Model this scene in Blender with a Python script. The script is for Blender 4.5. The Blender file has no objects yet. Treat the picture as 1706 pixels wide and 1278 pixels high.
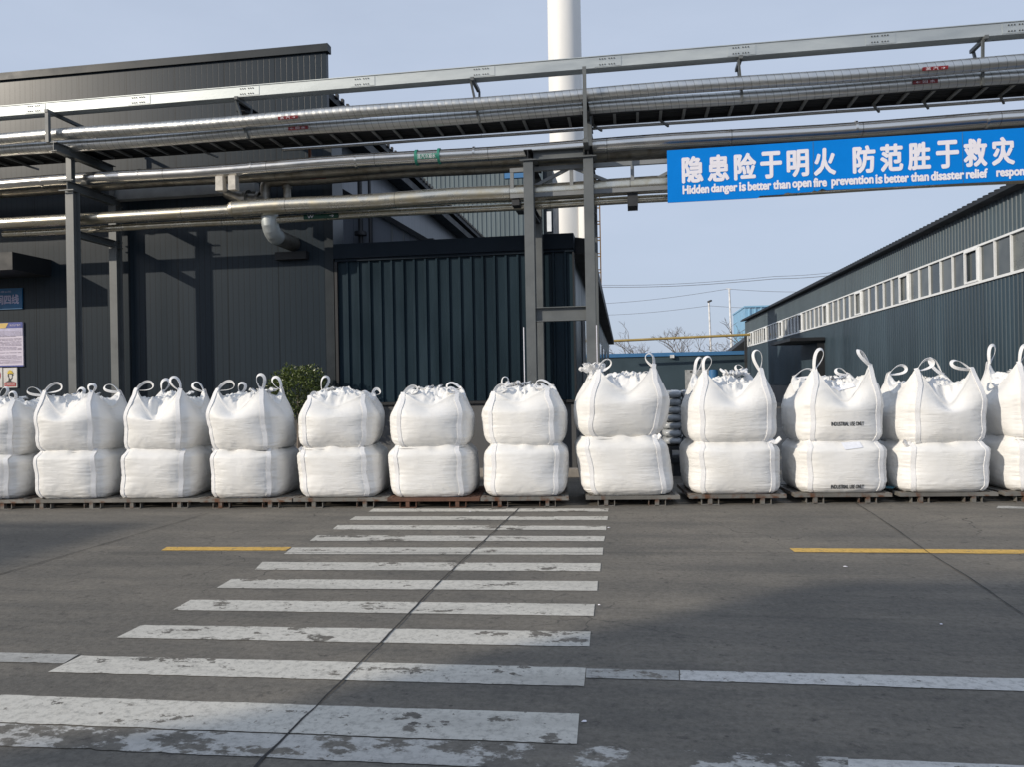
import bpy, math, random
import numpy as np
from mathutils import Vector, Matrix
from mathutils.bvhtree import BVHTree

random.seed(7)
R = math.radians
scene = bpy.context.scene
col = scene.collection

# ------------------------------------------------------------------ camera, light, exposure
F, CX, CY = 1282.0, 853.0, 639.0            # focal length and centre in photo pixels
PSI, ROLL, CAMZ = math.atan2(202, 1282), 0.018, 1.6
cam_d = bpy.data.cameras.new('camera')
cam_d.sensor_width = 36.0
cam_d.lens = F / 1706 * 36
cam_d.clip_start = 0.05
cam_d.clip_end = 5000
cam = bpy.data.objects.new('camera', cam_d)
col.objects.link(cam)
cam.matrix_world = (Matrix.Translation((0, 0, CAMZ)) @ Matrix.Rotation(PSI, 4, 'Z')
                    @ Matrix.Rotation(R(90), 4, 'X') @ Matrix.Rotation(-ROLL, 4, 'Z'))
scene.camera = cam

SUN_T, SUN_EL = 1.25, R(22)                  # sun from behind-left, low
SD = Vector((-SUN_T, -1, 0)).normalized() * math.cos(SUN_EL) + Vector((0, 0, math.sin(SUN_EL)))
world = bpy.data.worlds.new('World')
scene.world = world
world.use_nodes = True
wn, wl = world.node_tree.nodes, world.node_tree.links
bg = wn['Background']
sky = wn.new('ShaderNodeTexSky')
sky.sky_type = 'NISHITA'
sky.sun_disc = False
sky.sun_elevation = SUN_EL
sky.sun_rotation = math.atan2(SD.x, SD.y)
sky.air_density = 1.0
sky.dust_density = 2.2
sky.ozone_density = 2.0
# thin high cloud: mixes the blue towards a pale grey in soft streaks
wtc = wn.new('ShaderNodeTexCoord')
wmap = wn.new('ShaderNodeMapping')
wmap.inputs['Scale'].default_value = (1.0, 1.0, 3.2)
wnz = wn.new('ShaderNodeTexNoise')
wnz.inputs['Scale'].default_value = 2.2
wnz.inputs['Detail'].default_value = 6
wnz.inputs['Roughness'].default_value = 0.55
wr = wn.new('ShaderNodeValToRGB')
wr.color_ramp.elements[0].position = 0.40
wr.color_ramp.elements[0].color = (0.80, 0.80, 0.80, 1)
wr.color_ramp.elements[1].position = 0.72
wr.color_ramp.elements[1].color = (0.93, 0.93, 0.93, 1)
wmx = wn.new('ShaderNodeMixRGB')
wmx.inputs[2].default_value = (5.12, 5.90, 7.35, 1)
wl.new(wtc.outputs['Generated'], wmap.inputs[0])
wl.new(wmap.outputs[0], wnz.inputs[0])
wl.new(wnz.outputs[0], wr.inputs[0])
wl.new(wr.outputs[0], wmx.inputs[0])
wl.new(sky.outputs[0], wmx.inputs[1])
wl.new(wmx.outputs[0], bg.inputs[0])
bg.inputs[1].default_value = 0.10
sun_d = bpy.data.lights.new('sun', 'SUN')
sun_d.energy = 3.1
sun_d.angle = R(0.6)
sun_d.color = (1.0, 0.90, 0.76)
sun = bpy.data.objects.new('sun', sun_d)
sun.rotation_euler = (-SD).to_track_quat('-Z', 'Y').to_euler()
sun.location = SD * 60
col.objects.link(sun)
scene.view_settings.view_transform = 'Standard'
scene.view_settings.look = 'None'
scene.view_settings.exposure = 0.13
scene.view_settings.gamma = 1.0

# ------------------------------------------------------------------ pixel -> place helpers (photo measurements)
RV = Vector((math.cos(PSI), math.sin(PSI), 0))
FV = Vector((-math.sin(PSI), math.cos(PSI), 0))
def ray(px, py):
    xc, yc = px - CX, CY - py
    xi = xc * math.cos(ROLL) + yc * math.sin(ROLL)
    yi = -xc * math.sin(ROLL) + yc * math.cos(ROLL)
    return FV + RV * (xi / F) + Vector((0, 0, yi / F))
def P(px, py, Y):
    d = ray(px, py); s = Y / d.y
    return Vector((d.x * s, Y, CAMZ + d.z * s))
def PD(px, py, D):
    d = ray(px, py)
    return Vector((d.x * D, d.y * D, CAMZ + d.z * D))
def G(px, py, z=0.0):
    d = ray(px, py); s = (z - CAMZ) / d.z
    return Vector((d.x * s, d.y * s, z))
def XA(px, Y, py=500):
    return P(px, py, Y).x

# ------------------------------------------------------------------ noise (numpy)
def _hash(ix, iy, iz, seed):
    h = (ix * 374761393 + iy * 668265263 + iz * 2147483647 + seed * 1274126177) & 0xffffffff
    h = ((h ^ (h >> 13)) * 1274126177) & 0xffffffff
    h = ((h ^ (h >> 16)) * 2246822519) & 0xffffffff
    return ((h ^ (h >> 15)) & 0xffffff) / float(0xffffff) * 2 - 1
def vnoise(p, seed=0):
    p = np.asarray(p, dtype=np.float64)
    i = np.floor(p).astype(np.int64); f = p - i
    u = f * f * f * (f * (f * 6 - 15) + 10)
    r = 0
    for dx in (0, 1):
        for dy in (0, 1):
            for dz in (0, 1):
                w = ((u[..., 0] if dx else 1 - u[..., 0]) * (u[..., 1] if dy else 1 - u[..., 1]) * (u[..., 2] if dz else 1 - u[..., 2]))
                r = r + w * _hash(i[..., 0] + dx, i[..., 1] + dy, i[..., 2] + dz, seed)
    return r
def fbm(p, seed=0, o=3):
    a, r = 1.0, 0
    for k in range(o):
        r = r + a * vnoise(np.asarray(p) * (2.03 ** k), seed + k * 17); a *= 0.5
    return r
def ridge(p, seed=0, o=2):
    a, r = 1.0, 0
    for k in range(o):
        r = r + a * (1 - 2 * np.abs(vnoise(np.asarray(p) * (2.1 ** k), seed + k * 31))); a *= 0.5
    return r
def sstep(a, b, x):
    t = np.clip((x - a) / (b - a), 0, 1)
    return t * t * (3 - 2 * t)

# ------------------------------------------------------------------ materials
def new_mat(name):
    m = bpy.data.materials.new(name); m.use_nodes = True
    return m, m.node_tree.nodes, m.node_tree.links, m.node_tree.nodes['Principled BSDF']
def coords(nt, scale=(1, 1, 1)):
    tc = nt.nodes.new('ShaderNodeTexCoord'); mp = nt.nodes.new('ShaderNodeMapping')
    mp.inputs['Scale'].default_value = scale
    nt.links.new(tc.outputs['Object'], mp.inputs[0])
    return mp.outputs[0]
def noise_node(nt, vec, scale, detail=4, rough=0.55):
    n = nt.nodes.new('ShaderNodeTexNoise')
    n.inputs['Scale'].default_value = scale; n.inputs['Detail'].default_value = detail; n.inputs['Roughness'].default_value = rough
    nt.links.new(vec, n.inputs['Vector'])
    return n.outputs['Fac']
def ramp(nt, fac, stops):
    r = nt.nodes.new('ShaderNodeValToRGB')
    el = r.color_ramp.elements
    while len(el) < len(stops): el.new(0.5)
    for e, (p, c) in zip(el, stops):
        e.position = p
        e.color = (c[0], c[1], c[2], 1) if isinstance(c, tuple) else (c, c, c, 1)
    nt.links.new(fac, r.inputs[0])
    return r.outputs[0]
def math_node(nt, op, a, b=None, clamp=False):
    n = nt.nodes.new('ShaderNodeMath'); n.operation = op; n.use_clamp = clamp
    for k, v in enumerate((a, b)):
        if v is None: continue
        if isinstance(v, (int, float)): n.inputs[k].default_value = v
        else: nt.links.new(v, n.inputs[k])
    return n.outputs[0]
def mixc(nt, fac, a, b, mode='MIX'):
    n = nt.nodes.new('ShaderNodeMixRGB'); n.blend_type = mode
    for k, v in enumerate((fac, a, b)):
        if isinstance(v, (int, float)): n.inputs[k].default_value = v
        elif isinstance(v, tuple): n.inputs[k].default_value = (v[0], v[1], v[2], 1)
        else: nt.links.new(v, n.inputs[k])
    return n.outputs[0]
def bump(nt, b, height, strength, dist):
    n = nt.nodes.new('ShaderNodeBump')
    n.inputs['Strength'].default_value = strength; n.inputs['Distance'].default_value = dist
    nt.links.new(height, n.inputs['Height']); nt.links.new(n.outputs[0], b.inputs['Normal'])
def simple(name, c, rough=0.6, metal=0.0, var=0.25, scale=3.0, bs=0.0, stretch=(1, 1, 1), rvar=0.1, spec=0.5):
    m, n, l, b = new_mat(name); nt = m.node_tree
    v = coords(nt, stretch)
    f1 = noise_node(nt, v, scale, 6, 0.6)
    lo = tuple(x * (1 - var) for x in c); hi = tuple(min(1, x * (1 + var)) for x in c)
    l.new(ramp(nt, f1, [(0.3, lo), (0.7, hi)]), b.inputs['Base Color'])
    l.new(ramp(nt, f1, [(0.3, max(0.02, rough - rvar)), (0.7, min(1, rough + rvar))]), b.inputs['Roughness'])
    b.inputs['Metallic'].default_value = metal
    b.inputs['Specular IOR Level'].default_value = spec
    if bs: bump(nt, b, noise_node(nt, v, scale * 9, 3), bs, 0.01)
    return m

M = {}
def make_materials():
    # woven white bag cloth: fine level creases, faint dirt
    m, n, l, b = new_mat('bag_cloth'); nt = m.node_tree
    oi = n.new('ShaderNodeObjectInfo')
    tc = n.new('ShaderNodeTexCoord'); ad = n.new('ShaderNodeVectorMath'); ad.operation = 'ADD'
    sc = n.new('ShaderNodeVectorMath'); sc.operation = 'SCALE'; sc.inputs['Scale'].default_value = 37.0
    cx = n.new('ShaderNodeCombineXYZ')
    for k in range(3): l.new(oi.outputs['Random'], cx.inputs[k])
    l.new(cx.outputs[0], sc.inputs[0]); l.new(tc.outputs['Object'], ad.inputs[0]); l.new(sc.outputs[0], ad.inputs[1])
    mp = n.new('ShaderNodeMapping'); mp.inputs['Scale'].default_value = (2.2, 2.2, 17.0); l.new(ad.outputs[0], mp.inputs[0])
    cre = noise_node(nt, mp.outputs[0], 1.3, 5, 0.62)
    big = noise_node(nt, ad.outputs[0], 2.3, 4)
    colr = ramp(nt, big, [(0.3, (0.765, 0.755, 0.725)), (0.65, (0.81, 0.805, 0.79))])
    scuff = ramp(nt, noise_node(nt, ad.outputs[0], 4.2, 9, 0.72), [(0.62, 0.0), (0.78, 0.30)])
    colr = mixc(nt, scuff, colr, (0.50, 0.48, 0.44))
    l.new(colr, b.inputs['Base Color'])
    b.inputs['Roughness'].default_value = 0.48
    b.inputs['Specular IOR Level'].default_value = 0.35
    cre = math_node(nt, 'SUBTRACT', 1.0, math_node(nt, 'ABSOLUTE', math_node(nt, 'SUBTRACT', math_node(nt, 'MULTIPLY', cre, 2.0), 1.0)))
    cre = math_node(nt, 'POWER', cre, 2.5)
    cmask = ramp(nt, noise_node(nt, ad.outputs[0], 3.1, 3), [(0.42, 0.12), (0.66, 1.0)])
    h = math_node(nt, 'ADD', math_node(nt, 'MULTIPLY', cre, cmask), math_node(nt, 'MULTIPLY', noise_node(nt, ad.outputs[0], 16, 5), 0.30))
    bump(nt, b, h, 0.42, 0.013)
    M['bag'] = m
    m2 = m.copy(); m2.name = 'bag_skirt_cloth'
    b2 = m2.node_tree.nodes['Principled BSDF']
    for lk in list(b2.inputs['Base Color'].links): m2.node_tree.links.remove(lk)
    b2.inputs['Base Color'].default_value = (0.74, 0.75, 0.765, 1)
    b2.inputs['Roughness'].default_value = 0.36
    M['skirt'] = m2
    M['strap'] = simple('webbing', (0.80, 0.80, 0.805), 0.6, 0, 0.05, 60, 0.3)
    M['seam'] = simple('webbing_edge', (0.66, 0.64, 0.72), 0.7, 0, 0.1, 40)
    M['ink'] = simple('black_ink', (0.02, 0.02, 0.02), 0.6, 0, 0.2, 30)
    M['paper'] = simple('pouch_plastic', (0.78, 0.80, 0.86), 0.25, 0, 0.05, 20)
    M['blue_ink'] = simple('blue_stripe', (0.10, 0.15, 0.45), 0.4)
    # pallets
    m, n, l, b = new_mat('pallet_steel'); nt = m.node_tree
    oi = n.new('ShaderNodeObjectInfo')
    v = coords(nt); f1 = noise_node(nt, v, 7, 8, 0.65); f2 = noise_node(nt, v, 2.2, 3)
    rust = ramp(nt, math_node(nt, 'ADD', f1, math_node(nt, 'MULTIPLY', oi.outputs['Random'], 0.14)), [(0.60, 0.0), (0.74, 1.0)])
    base = ramp(nt, f2, [(0.3, (0.12, 0.116, 0.105)), (0.7, (0.25, 0.24, 0.22))])
    l.new(mixc(nt, rust, base, (0.13, 0.062, 0.035)), b.inputs['Base Color'])
    b.inputs['Roughness'].default_value = 0.62; b.inputs['Metallic'].default_value = 0.25
    bump(nt, b, f1, 0.3, 0.01)
    M['pallet'] = m
    # insulated pipe jackets
    def jacket(name, c, rough, warm=None, spiral=None, period=1.9):
        m, n, l, b = new_mat(name); nt = m.node_tree
        v = coords(nt); sp = n.new('ShaderNodeSeparateXYZ'); l.new(v, sp.inputs[0])
        f1 = noise_node(nt, v, 5, 6, 0.65)
        f2 = noise_node(nt, coords(nt, (0.6, 6, 6)), 3, 4)
        base = ramp(nt, f2, [(0.3, tuple(x * 0.88 for x in c)), (0.7, c)])
        if warm: base = mixc(nt, ramp(nt, f1, [(0.42, 0.0), (0.7, 0.75)]), base, warm)
        per = spiral or period
        xx = math_node(nt, 'ADD', sp.outputs[0], math_node(nt, 'MULTIPLY', sp.outputs[2], 0.25 if spiral else 0.0))
        fr = math_node(nt, 'FRACT', math_node(nt, 'DIVIDE', xx, per))
        edge = math_node(nt, 'LESS_THAN', fr, 0.07 if spiral else 0.008)
        l.new(mixc(nt, math_node(nt, 'MULTIPLY', edge, 0.55), base, (0.12, 0.12, 0.12)), b.inputs['Base Color'])
        l.new(ramp(nt, f1, [(0.3, rough - 0.04), (0.75, rough + (0.12 if warm or spiral else 0.05))]), b.inputs['Roughness'])
        b.inputs['Metallic'].default_value = 0.95
        h = math_node(nt, 'ADD', math_node(nt, 'MULTIPLY', noise_node(nt, v, 4.5, 3), 1.0), math_node(nt, 'MULTIPLY', math_node(nt, 'PINGPONG', fr, 0.5), 0.5 if spiral else 0.0))
        bump(nt, b, h, 0.22 if spiral else 0.015, 0.03)
        return m
    M['spiral'] = jacket('spiral_jacket', (0.66, 0.665, 0.65), 0.33, None, 0.115)
    M['steel'] = jacket('bright_jacket', (0.78, 0.76, 0.725), 0.22)
    M['warm'] = jacket('stained_jacket', (0.74, 0.70, 0.60), 0.26, (0.48, 0.42, 0.28))
    M['dull'] = jacket('dull_jacket', (0.40, 0.38, 0.34), 0.42, (0.16, 0.14, 0.11))
    M['trunk'] = simple('galvanised_sheet', (0.46, 0.495, 0.50), 0.50, 0.55, 0.14, 1.6, 0.1, (0.7, 3, 3))
    M['frame'] = simple('grey_paint_steel', (0.115, 0.125, 0.128), 0.45, 0.0, 0.15, 2.5, 0.05)
    M['dark_steel'] = simple('dark_steel', (0.035, 0.037, 0.04), 0.55, 0.2, 0.3, 4)
    M['bolt'] = simple('bolt_steel', (0.07, 0.065, 0.06), 0.5, 0.6)
    M['truss'] = simple('truss_paint', (0.21, 0.22, 0.225), 0.5, 0.0, 0.15, 3)
    M['lbox'] = simple('off_white_box', (0.55, 0.52, 0.46), 0.6, 0.0, 0.25, 9)
    M['rust'] = simple('rusty_steel', (0.16, 0.06, 0.03), 0.8, 0.2, 0.4, 8)
    # flat clad factory wall: fine level ribs, panel joints, streaks
    def cladding(name, c, pitch, joint, rough, axis=0, rib=0.16):
        m, n, l, b = new_mat(name); nt = m.node_tree
        v = coords(nt); sp = n.new('ShaderNodeSeparateXYZ'); l.new(v, sp.inputs[0])
        ax = sp.outputs[axis]
        f1 = noise_node(nt, coords(nt, (1, 1, 0.12)), 2.2, 6, 0.65)
        f3 = noise_node(nt, v, 0.5, 3)
        base = ramp(nt, f1, [(0.28, tuple(x * 0.90 for x in c)), (0.75, tuple(x * 1.10 for x in c))])
        base = mixc(nt, math_node(nt, 'MULTIPLY', f3, 0.25), base, tuple(x * 1.4 for x in c))
        cell = math_node(nt, 'FLOOR', math_node(nt, 'DIVIDE', ax, joint))
        wn_ = n.new('ShaderNodeTexWhiteNoise'); wn_.noise_dimensions = '1D'; l.new(cell, wn_.inputs['W'])
        base = mixc(nt, math_node(nt, 'MULTIPLY', wn_.outputs[0], 0.35), base, tuple(x * 0.6 for x in c))
        fr = math_node(nt, 'FRACT', math_node(nt, 'DIVIDE', ax, pitch))
        line = math_node(nt, 'LESS_THAN', fr, rib)
        fj = math_node(nt, 'FRACT', math_node(nt, 'DIVIDE', ax, joint))
        jl = math_node(nt, 'LESS_THAN', fj, 0.018)
        dark = math_node(nt, 'MAXIMUM', math_node(nt, 'MULTIPLY', line, 0.4), math_node(nt, 'MULTIPLY', jl, 0.85))
        l.new(mixc(nt, dark, base, tuple(x * 0.3 for x in c)), b.inputs['Base Color'])
        b.inputs['Roughness'].default_value = rough
        h = math_node(nt, 'SUBTRACT', math_node(nt, 'MULTIPLY', f3, 0.6), math_node(nt, 'MULTIPLY', dark, 0.35))
        bump(nt, b, h, 0.25, 0.02)
        b.inputs['Specular IOR Level'].default_value = 0.24
        return m
    M['clad'] = cladding('charcoal_cladding', (0.0195, 0.0290, 0.0390), 0.112, 1.0, 0.30)
    M['side_clad'] = cladding('side_cladding', (0.125, 0.138, 0.160), 0.30, 0.9, 0.34, axis=1, rib=0.06)
    M['lean_clad'] = cladding('lean_to_cladding', (0.22, 0.24, 0.275), 0.42, 1.2, 0.34, axis=0, rib=0.05)
    M['trim'] = simple('charcoal_trim', (0.027, 0.034, 0.040), 0.42, 0, 0.15, 1.5, spec=0.2)
    M['black'] = simple('shadow_black_trim', (0.012, 0.014, 0.017), 0.6, 0, 0.2, 3)
    M['annex'] = simple('navy_sheet', (0.0145, 0.0285, 0.0395), 0.36, 0, 0.35, 2.0, 0.0, (1, 1, 0.15), spec=0.16)
    M['annex_trim'] = simple('navy_trim', (0.012, 0.019, 0.028), 0.5, 0, 0.2, 2, spec=0.12)
    M['plinth'] = simple('grey_plaster', (0.095, 0.097, 0.10), 0.8, 0, 0.25, 1.2, 0.1, (1, 1, 0.35))
    M['pale'] = simple('pale_blue_grey_sheet', (0.115, 0.15, 0.165), 0.5, 0, 0.16, 1.2, 0.0, (1, 1, 0.1))
    M['teal'] = simple('teal_sheet', (0.029, 0.051, 0.069), 0.42, 0, 0.3, 0.9, 0.0, (1, 1, 0.15))
    M['teal_up'] = simple('weathered_teal_sheet', (0.055, 0.080, 0.096), 0.45, 0, 0.22, 0.9, 0.0, (1, 1, 0.15))
    M['back_wall'] = simple('dull_teal_wall', (0.034, 0.060, 0.078), 0.6, 0, 0.15, 0.5)
    M['blue_cap'] = simple('blue_capping', (0.045, 0.16, 0.34), 0.5, 0, 0.1, 0.5)
    M['sky_blue'] = simple('light_blue_sheet', (0.22, 0.42, 0.60), 0.5, 0, 0.1, 0.5)
    M['white_frame'] = simple('white_window_frame', (0.78, 0.80, 0.81), 0.5, 0, 0.06, 3)
    m, n, l, b = new_mat('window_glass')
    b.inputs['Base Color'].default_value = (0.045, 0.055, 0.058, 1); b.inputs['Roughness'].default_value = 0.12
    nt = m.node_tree
    l.new(ramp(nt, noise_node(nt, coords(nt), 0.9, 2), [(0.35, (0.045, 0.055, 0.056)), (0.65, (0.11, 0.12, 0.115))]), b.inputs['Base Color'])  # uneven pane reflections imitated by noise in the base colour
    M['glass'] = m
    M['glass_dark'] = simple('dark_window_glass', (0.035, 0.045, 0.048), 0.08, 0, 0.4, 1.1)
    M['glass_pale'] = simple('dusty_window_glass', (0.13, 0.14, 0.135), 0.30, 0, 0.3, 1.6)
    M['chimney'] = simple('white_chimney_paint', (0.80, 0.79, 0.76), 0.55, 0, 0.08, 0.7, 0.0, (1, 1, 0.3))
    M['orange'] = simple('orange_paint', (0.62, 0.30, 0.05), 0.5)
    M['yellow_pipe'] = simple('yellow_gas_paint', (0.34, 0.25, 0.085), 0.5, 0, 0.2, 1)
    M['pole'] = simple('pale_pole', (0.68, 0.68, 0.68), 0.5)
    M['wire'] = simple('wire', (0.18, 0.19, 0.21), 0.6)
    M['bark'] = simple('bark', (0.16, 0.135, 0.115), 0.9, 0, 0.3, 5)
    M['leaf'] = simple('shrub_leaf', (0.085, 0.115, 0.028), 0.40, 0, 0.55, 7)
    M['pot'] = simple('planter', (0.05, 0.045, 0.04), 0.8)
    M['sack'] = simple('grey_sack_plastic', (0.38, 0.40, 0.415), 0.16, 0, 0.35, 3.5, 0.35)
    M['cabinet'] = simple('cabinet_grey', (0.34, 0.35, 0.35), 0.5)
    M['banner'] = simple('blue_banner', (0.001, 0.205, 0.68), 0.45, 0, 0.07, 1.1, spec=0.12)
    M['white_vinyl'] = simple('white_vinyl', (0.80, 0.78, 0.84), 0.5, 0, 0.03, 3)
    M['sign_blue'] = simple('sign_blue', (0.012, 0.115, 0.26), 0.4)
    M['sign_navy'] = simple('sign_navy', (0.03, 0.05, 0.26), 0.4)
    M['sign_gold'] = simple('sign_gold', (0.62, 0.43, 0.12), 0.5)
    M['sign_paper'] = simple('sign_paper', (0.62, 0.57, 0.68), 0.45, 0, 0.05, 2)
    M['sign_band'] = simple('sign_band', (0.46, 0.44, 0.60), 0.45)
    M['sign_text'] = simple('sign_grey_text', (0.40, 0.36, 0.46), 0.5)
    M['sign_white'] = simple('sign_white', (0.62, 0.60, 0.57), 0.5)
    M['sign_red'] = simple('sign_red', (0.42, 0.035, 0.04), 0.5)
    M['sign_yellow'] = simple('sign_yellow', (0.62, 0.44, 0.03), 0.5)
    M['label_red'] = simple('label_red', (0.20, 0.018, 0.024), 0.5)
    M['label_green'] = simple('label_green', (0.02, 0.20, 0.145), 0.5)
    M['label_dark'] = simple('label_dark_green', (0.004, 0.05, 0.03), 0.5)
    M['scrap_blue'] = simple('torn_blue_film', (0.05, 0.17, 0.22), 0.4)
    M['debris'] = simple('debris', (0.45, 0.38, 0.28), 0.8)
    M['kerb'] = simple('kerb_concrete', (0.27, 0.25, 0.225), 0.85, 0, 0.25, 3, 0.2)
    M['joint'] = simple('tar_joint', (0.025, 0.025, 0.026), 0.8, 0, 0.4, 9)
    # ground
    def ground_colour(nt, v):
        f1 = noise_node(nt, v, 0.35, 6, 0.6); f2 = noise_node(nt, v, 7, 10, 0.74)
        vs = nt.nodes.new('ShaderNodeMapping'); vs.inputs['Scale'].default_value = (0.22, 1.7, 1); vs.inputs['Rotation'].default_value = (0, 0, 0.06); nt.links.new(v, vs.inputs[0])
        f3 = noise_node(nt, vs.outputs[0], 1.7, 9, 0.68)
        f4 = noise_node(nt, v, 55, 4, 0.65)
        vt = nt.nodes.new('ShaderNodeMapping'); vt.inputs['Scale'].default_value = (0.10, 1.1, 1); vt.inputs['Rotation'].default_value = (0, 0, -0.35); nt.links.new(v, vt.inputs[0])
        f5 = noise_node(nt, vt.outputs[0], 2.6, 7, 0.6)
        f6 = noise_node(nt, v, 1.15, 8, 0.7)
        vo = nt.nodes.new('ShaderNodeTexVoronoi'); vo.inputs['Scale'].default_value = 5.5; vo.inputs['Randomness'].default_value = 1; nt.links.new(v, vo.inputs['Vector'])
        c = ramp(nt, f1, [(0.32, (0.145, 0.135, 0.118)), (0.68, (0.217, 0.197, 0.165))])
        c = mixc(nt, ramp(nt, f6, [(0.36, 0.55), (0.55, 0.0)]), c, (0.114, 0.109, 0.098))          # damp looking patches
        c = mixc(nt, ramp(nt, f3, [(0.36, 0.65), (0.56, 0.0)]), c, (0.098, 0.094, 0.085))          # drag marks
        c = mixc(nt, ramp(nt, f5, [(0.60, 0.0), (0.74, 0.55)]), c, (0.083, 0.079, 0.072))          # tyre sweeps
        c = mixc(nt, ramp(nt, f3, [(0.60, 0.0), (0.78, 0.50)]), c, (0.292, 0.266, 0.218))          # dusty streaks
        c = mixc(nt, ramp(nt, f2, [(0.34, 0.75), (0.43, 0.0)]), c, (0.068, 0.063, 0.059))          # pits
        c = mixc(nt, ramp(nt, f4, [(0.60, 0.0), (0.76, 0.35)]), c, (0.366, 0.336, 0.279))             # aggregate
        c = mixc(nt, ramp(nt, vo.outputs['Distance'], [(0.045, 0.7), (0.07, 0.0)]), c, (0.061, 0.058, 0.052))   # oil drips
        grain = ramp(nt, noise_node(nt, v, 24, 9, 0.8), [(0.30, 0.62), (0.50, 1.0), (0.72, 1.34)])
        c = mixc(nt, 1.0, c, grain, 'MULTIPLY')
        wv = nt.nodes.new('ShaderNodeVectorMath'); wv.operation = 'MULTIPLY_ADD'
        ncol = nt.nodes.new('ShaderNodeTexNoise'); ncol.inputs['Scale'].default_value = 2.2; ncol.inputs['Detail'].default_value = 8; nt.links.new(v, ncol.inputs['Vector'])
        nt.links.new(ncol.outputs['Color'], wv.inputs[0]); wv.inputs[1].default_value = (0.55, 0.55, 0); nt.links.new(v, wv.inputs[2])
        ve = nt.nodes.new('ShaderNodeTexVoronoi'); ve.feature = 'DISTANCE_TO_EDGE'; ve.inputs['Scale'].default_value = 0.55; nt.links.new(wv.outputs[0], ve.inputs['Vector'])
        crk = math_node(nt, 'MULTIPLY', ramp(nt, ve.outputs['Distance'], [(0.0012, 0.85), (0.0035, 0.0)]), ramp(nt, f1, [(0.48, 0.0), (0.58, 1.0)]))
        c = mixc(nt, crk, c, (0.047, 0.045, 0.045))
        hgt = math_node(nt, 'ADD', math_node(nt, 'MULTIPLY', f2, 0.9), math_node(nt, 'MULTIPLY', f4, 0.5))
        return c, hgt, f1, f2, f3, f4
    m, n, l, b = new_mat('yard_concrete'); nt = m.node_tree
    c, h, f1, f2, f3, f4 = ground_colour(nt, coords(nt))
    l.new(c, b.inputs['Base Color'])
    l.new(ramp(nt, f3, [(0.3, 0.66), (0.7, 0.9)]), b.inputs['Roughness'])
    b.inputs['Specular IOR Level'].default_value = 0.22
    bump(nt, b, h, 0.5, 0.012)
    M['ground'] = m
    def paint(name, pc, lo, hi, blot):
        m, n, l, b = new_mat(name); nt = m.node_tree
        v = coords(nt)
        c, h, f1, f2, f3, f4 = ground_colour(nt, v)
        vs = nt.nodes.new('ShaderNodeMapping'); vs.inputs['Scale'].default_value = (1.0, 1.6, 1); l.new(v, vs.inputs[0])
        w = noise_node(nt, vs.outputs[0], 3.4, 10, 0.72)
        w2 = noise_node(nt, vs.outputs[0], 0.9, 4, 0.6)
        wear = math_node(nt, 'ADD', w, math_node(nt, 'MULTIPLY', math_node(nt, 'SUBTRACT', w2, 0.5), blot))
        chips = ramp(nt, math_node(nt, 'ADD', noise_node(nt, v, 17, 6, 0.65), math_node(nt, 'MULTIPLY', math_node(nt, 'SUBTRACT', f1, 0.5), 0.25)), [(0.635, 0.0), (0.655, 0.9)])
        msk = math_node(nt, 'MAXIMUM', ramp(nt, wear, [(lo, 0.0), (hi, 1.0)]), chips)
        grime = ramp(nt, noise_node(nt, v, 20, 9, 0.8), [(0.34, tuple(x * 0.55 for x in pc)), (0.52, pc)])
        grime = mixc(nt, ramp(nt, f3, [(0.36, 0.5), (0.52, 0.0)]), grime, tuple(x * 0.60 for x in pc))
        l.new(mixc(nt, msk, grime, c), b.inputs['Base Color'])
        b.inputs['Roughness'].default_value = 0.72; b.inputs['Specular IOR Level'].default_value = 0.25
        bump(nt, b, h, 0.35, 0.01)
        return m
    M['paint_white'] = paint('worn_white_paint', (0.57, 0.55, 0.495), 0.585, 0.605, 0.45)
    M['paint_worn'] = paint('very_worn_white_paint', (0.50, 0.49, 0.46), 0.455, 0.50, 1.0)
    M['paint_faint'] = paint('faded_white_paint', (0.42, 0.415, 0.39), 0.55, 0.60, 0.7)
    M['paint_line'] = paint('white_line_paint', (0.60, 0.59, 0.56), 0.60, 0.62, 0.3)
    M['paint_yellow'] = paint('yellow_line_paint', (0.66, 0.42, 0.11), 0.60, 0.64, 0.4)
make_materials()

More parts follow.
